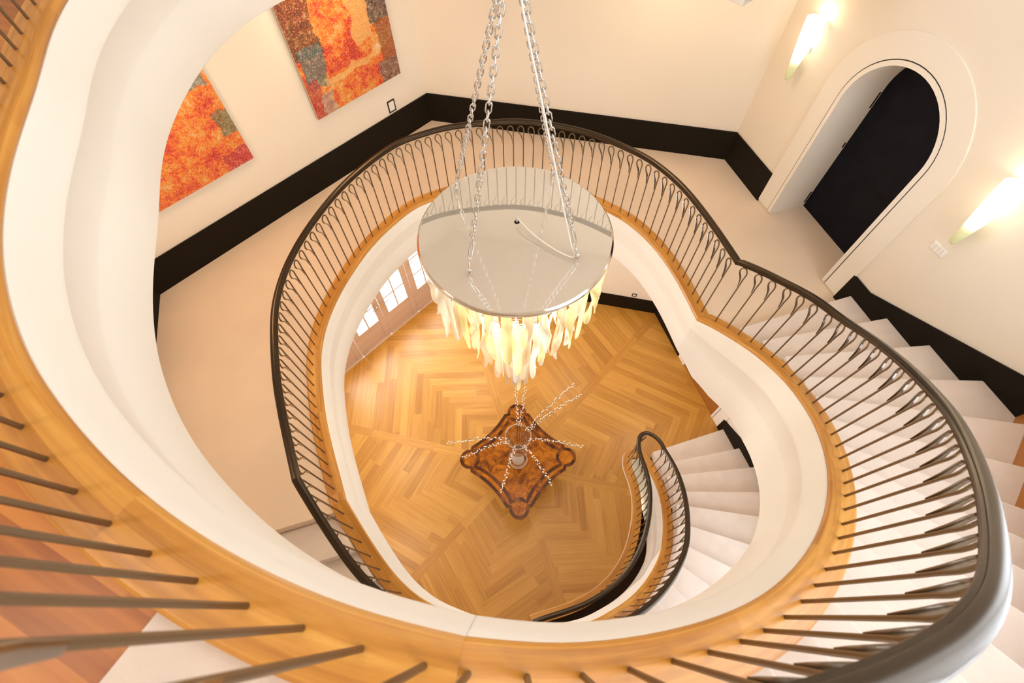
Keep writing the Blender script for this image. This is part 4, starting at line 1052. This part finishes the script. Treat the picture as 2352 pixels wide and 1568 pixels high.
for bi, ((x, y), lab, z) in enumerate(tips):
    rb = random.Random(100 + bi)
    b0 = Vector((VX + rb.uniform(-.02, .02), VY + rb.uniform(-.02, .02), TZ + .50)); tip = Vector((x, y, z))
    h = Vector((x - VX, y - VY, 0)); hl = h.length; hn = h.normalized()
    rim = Vector((VX, VY, 0)) + hn * min(.155, hl * .5) + Vector((0, 0, TZ + 1.165))
    midp = rim.lerp(tip, .5) + Vector((0, 0, .10 if hl > .5 else .05))
    pts = catmull([b0, b0.lerp(rim, .55) , rim, midp, tip], 8)
    br = thing('willow_branch', lab, 'branch', tuple(b0), group='pussy willow branches in the vase')
    mb = MB(); n = len(pts); tube(mb, pts, [.0042 * (1 - .6 * i / n) for i in range(n)], 6); mb.build('stem', M['bark'], br, tuple(b0), smooth=True)
    mb = MB(); st = resample(pts, .021); n0 = next(i for i, p in enumerate(st) if p.z > TZ + 1.14)
    for i in range(n0, len(st)):
        p = st[i]; t = (st[min(i + 1, len(st) - 1)] - st[i - 1]).normalized(); sd = Vector((rb.uniform(-1, 1), rb.uniform(-1, 1), rb.uniform(-1, 1))); sd = (sd - t * sd.dot(t)).normalized()
        ax = (t * .8 + sd * .6).normalized(); c = p + sd * .007
        tube(mb, [c, c + ax * .005, c + ax * .012, c + ax * .02, c + ax * .025], [.002, .0062, .0078, .006, .0015], 6)
    o = mb.build('catkins', M['catkin'], br, tuple(b0), smooth=True); o['label'] = 'white furry catkins'; o['kind'] = 'stuff'

# ------------------------------------------------------------------ wall pieces
def canvas(name, label, s0, s1, h0, h1, mat):
    o = WL.p((s0 + s1) / 2, ZM + h0); root = thing(name, label, 'painting', o, group='abstract canvases on the left wall')
    mb = MB(); prism(mb, [(s0, ZM + h0), (s1, ZM + h0), (s1, ZM + h1), (s0, ZM + h1)], [], WL.mp, .012, .046); mb.build('stretcher', M['canvas'], root, o)
    mb = MB(); vs = [WL.p(s1, ZM + h0, .0475), WL.p(s0, ZM + h0, .0475), WL.p(s0, ZM + h1, .0475), WL.p(s1, ZM + h1, .0475)]
    mb.add(vs, [(0, 1, 2, 3)], [[(0, 0), (1, 0), (1, 1), (0, 1)]]); mb.build('painted_face', mat, root, o)
canvas('painting', 'abstract orange canvas with black and teal patches beside the wall corner', .392, 1.688, .866, 2.20, M['art1'])
canvas('painting', 'abstract orange and red canvas further left, partly hidden by the white edge', 2.584, 3.88, .862, 2.20, M['art2'])
def switch_frame(name, label, W, s0, s1, z0, z1, rockers, cat):
    o = W.p((s0 + s1) / 2, z0); root = thing(name, label, cat, o)
    f_ = .016
    mb = MB(); prism(mb, [(s0, z0), (s1, z0), (s1, z1), (s0, z1)], [[(s0 + f_, z0 + f_), (s1 - f_, z0 + f_), (s1 - f_, z1 - f_), (s0 + f_, z1 - f_)]], W.mp, 0.0, .012); fo = mb.build('frame', M['switch_black'], root, o, bevel=.002)
    for k in range(rockers):
        a = z0 + f_ + (z1 - z0 - 2 * f_) * k / rockers; b = z0 + f_ + (z1 - z0 - 2 * f_) * (k + 1) / rockers
        mb = MB(); prism(mb, [(s0 + f_, a + .001), (s1 - f_, a + .001), (s1 - f_, b - .001), (s0 + f_, b - .001)], [], W.mp, 0.0, .010); mb.build('rocker' if rockers > 1 else 'socket_plate', M['switch_white'], root, o, bevel=.002)
switch_frame('light_switch', 'black framed white double switch above the dark skirting, under the painting', WL, .560, .680, ZM + .418, ZM + .580, 2, 'switch')
switch_frame('wall_socket', 'small black framed socket above the dark skirting on the ground floor', WB, 3.70, 3.79, .44, .53, 1, 'socket')
o = WR.p(2.83, ZM + 1.14); root = thing('light_switch', 'white four gang switch plate below the right wall lamp', 'switch', o)
mb = MB(); prism(mb, [(2.745, ZM + 1.145), (2.905, ZM + 1.145), (2.905, ZM + 1.225), (2.745, ZM + 1.225)], [], WR.mp, 0, .010); mb.build('plate', M['switch_white'], root, o, bevel=.003)
for k in range(4):
    a = 2.755 + k * .036; mb = MB(); prism(mb, [(a, ZM + 1.153), (a + .032, ZM + 1.153), (a + .032, ZM + 1.217), (a, ZM + 1.217)], [], WR.mp, .009, .016); mb.build('rocker', M['switch_white'], root, o, bevel=.002)
def sconce(s, z, label):
    o = WR.p(s, z, .0); root = thing('wall_lamp', label, 'wall lamp', o, group='cone wall lamps beside the arched door')
    c = WR.p(s, z, .100)
    mb = MB(); lathe(mb, [(0, 0), (.020, .004), (.031, .02), (.043, .12), (.060, .26), (.079, .42), (.092, .55), (.096, .61), (.091, .61), (.086, .55), (.074, .40)], c, 28); mb.build('glass_cone', M['sconce'], root, o, smooth=True, angle=50)
    mb = MB(); q = [WR.p(s, z + .30, .0), WR.p(s, z + .30, .04)]; tube(mb, q, .012, 8); tube(mb, [WR.p(s, z + .30, 0), WR.p(s, z + .30, .012)], .035, 16)
    mb.build('bracket', M['steel'], root, o, smooth=True)
    if s > 2: 
        mb = MB(); tube(mb, [WR.p(s, z + .02, .08), WR.p(s - .01, z - .03, .05), WR.p(s - .02, z - .07, .012)], .006, 6); mb.build('cable_clip', M['cord'], root, o, smooth=True)
    lamp('wall_lamp_bulb', 'POINT', WR.p(s, z + .63, .10), 1.5, (1.0, .80, .52), .03)
    lamp('wall_lamp_glow', 'POINT', WR.p(s, z + .38, .20), 0.9, (1.0, .80, .52), .06)
sconce(.44, ZM + 1.37, 'lit cone wall lamp left of the arched doorway'); sconce(2.885, ZM + 1.37, 'lit cone wall lamp right of the arched doorway, above the switch plate')
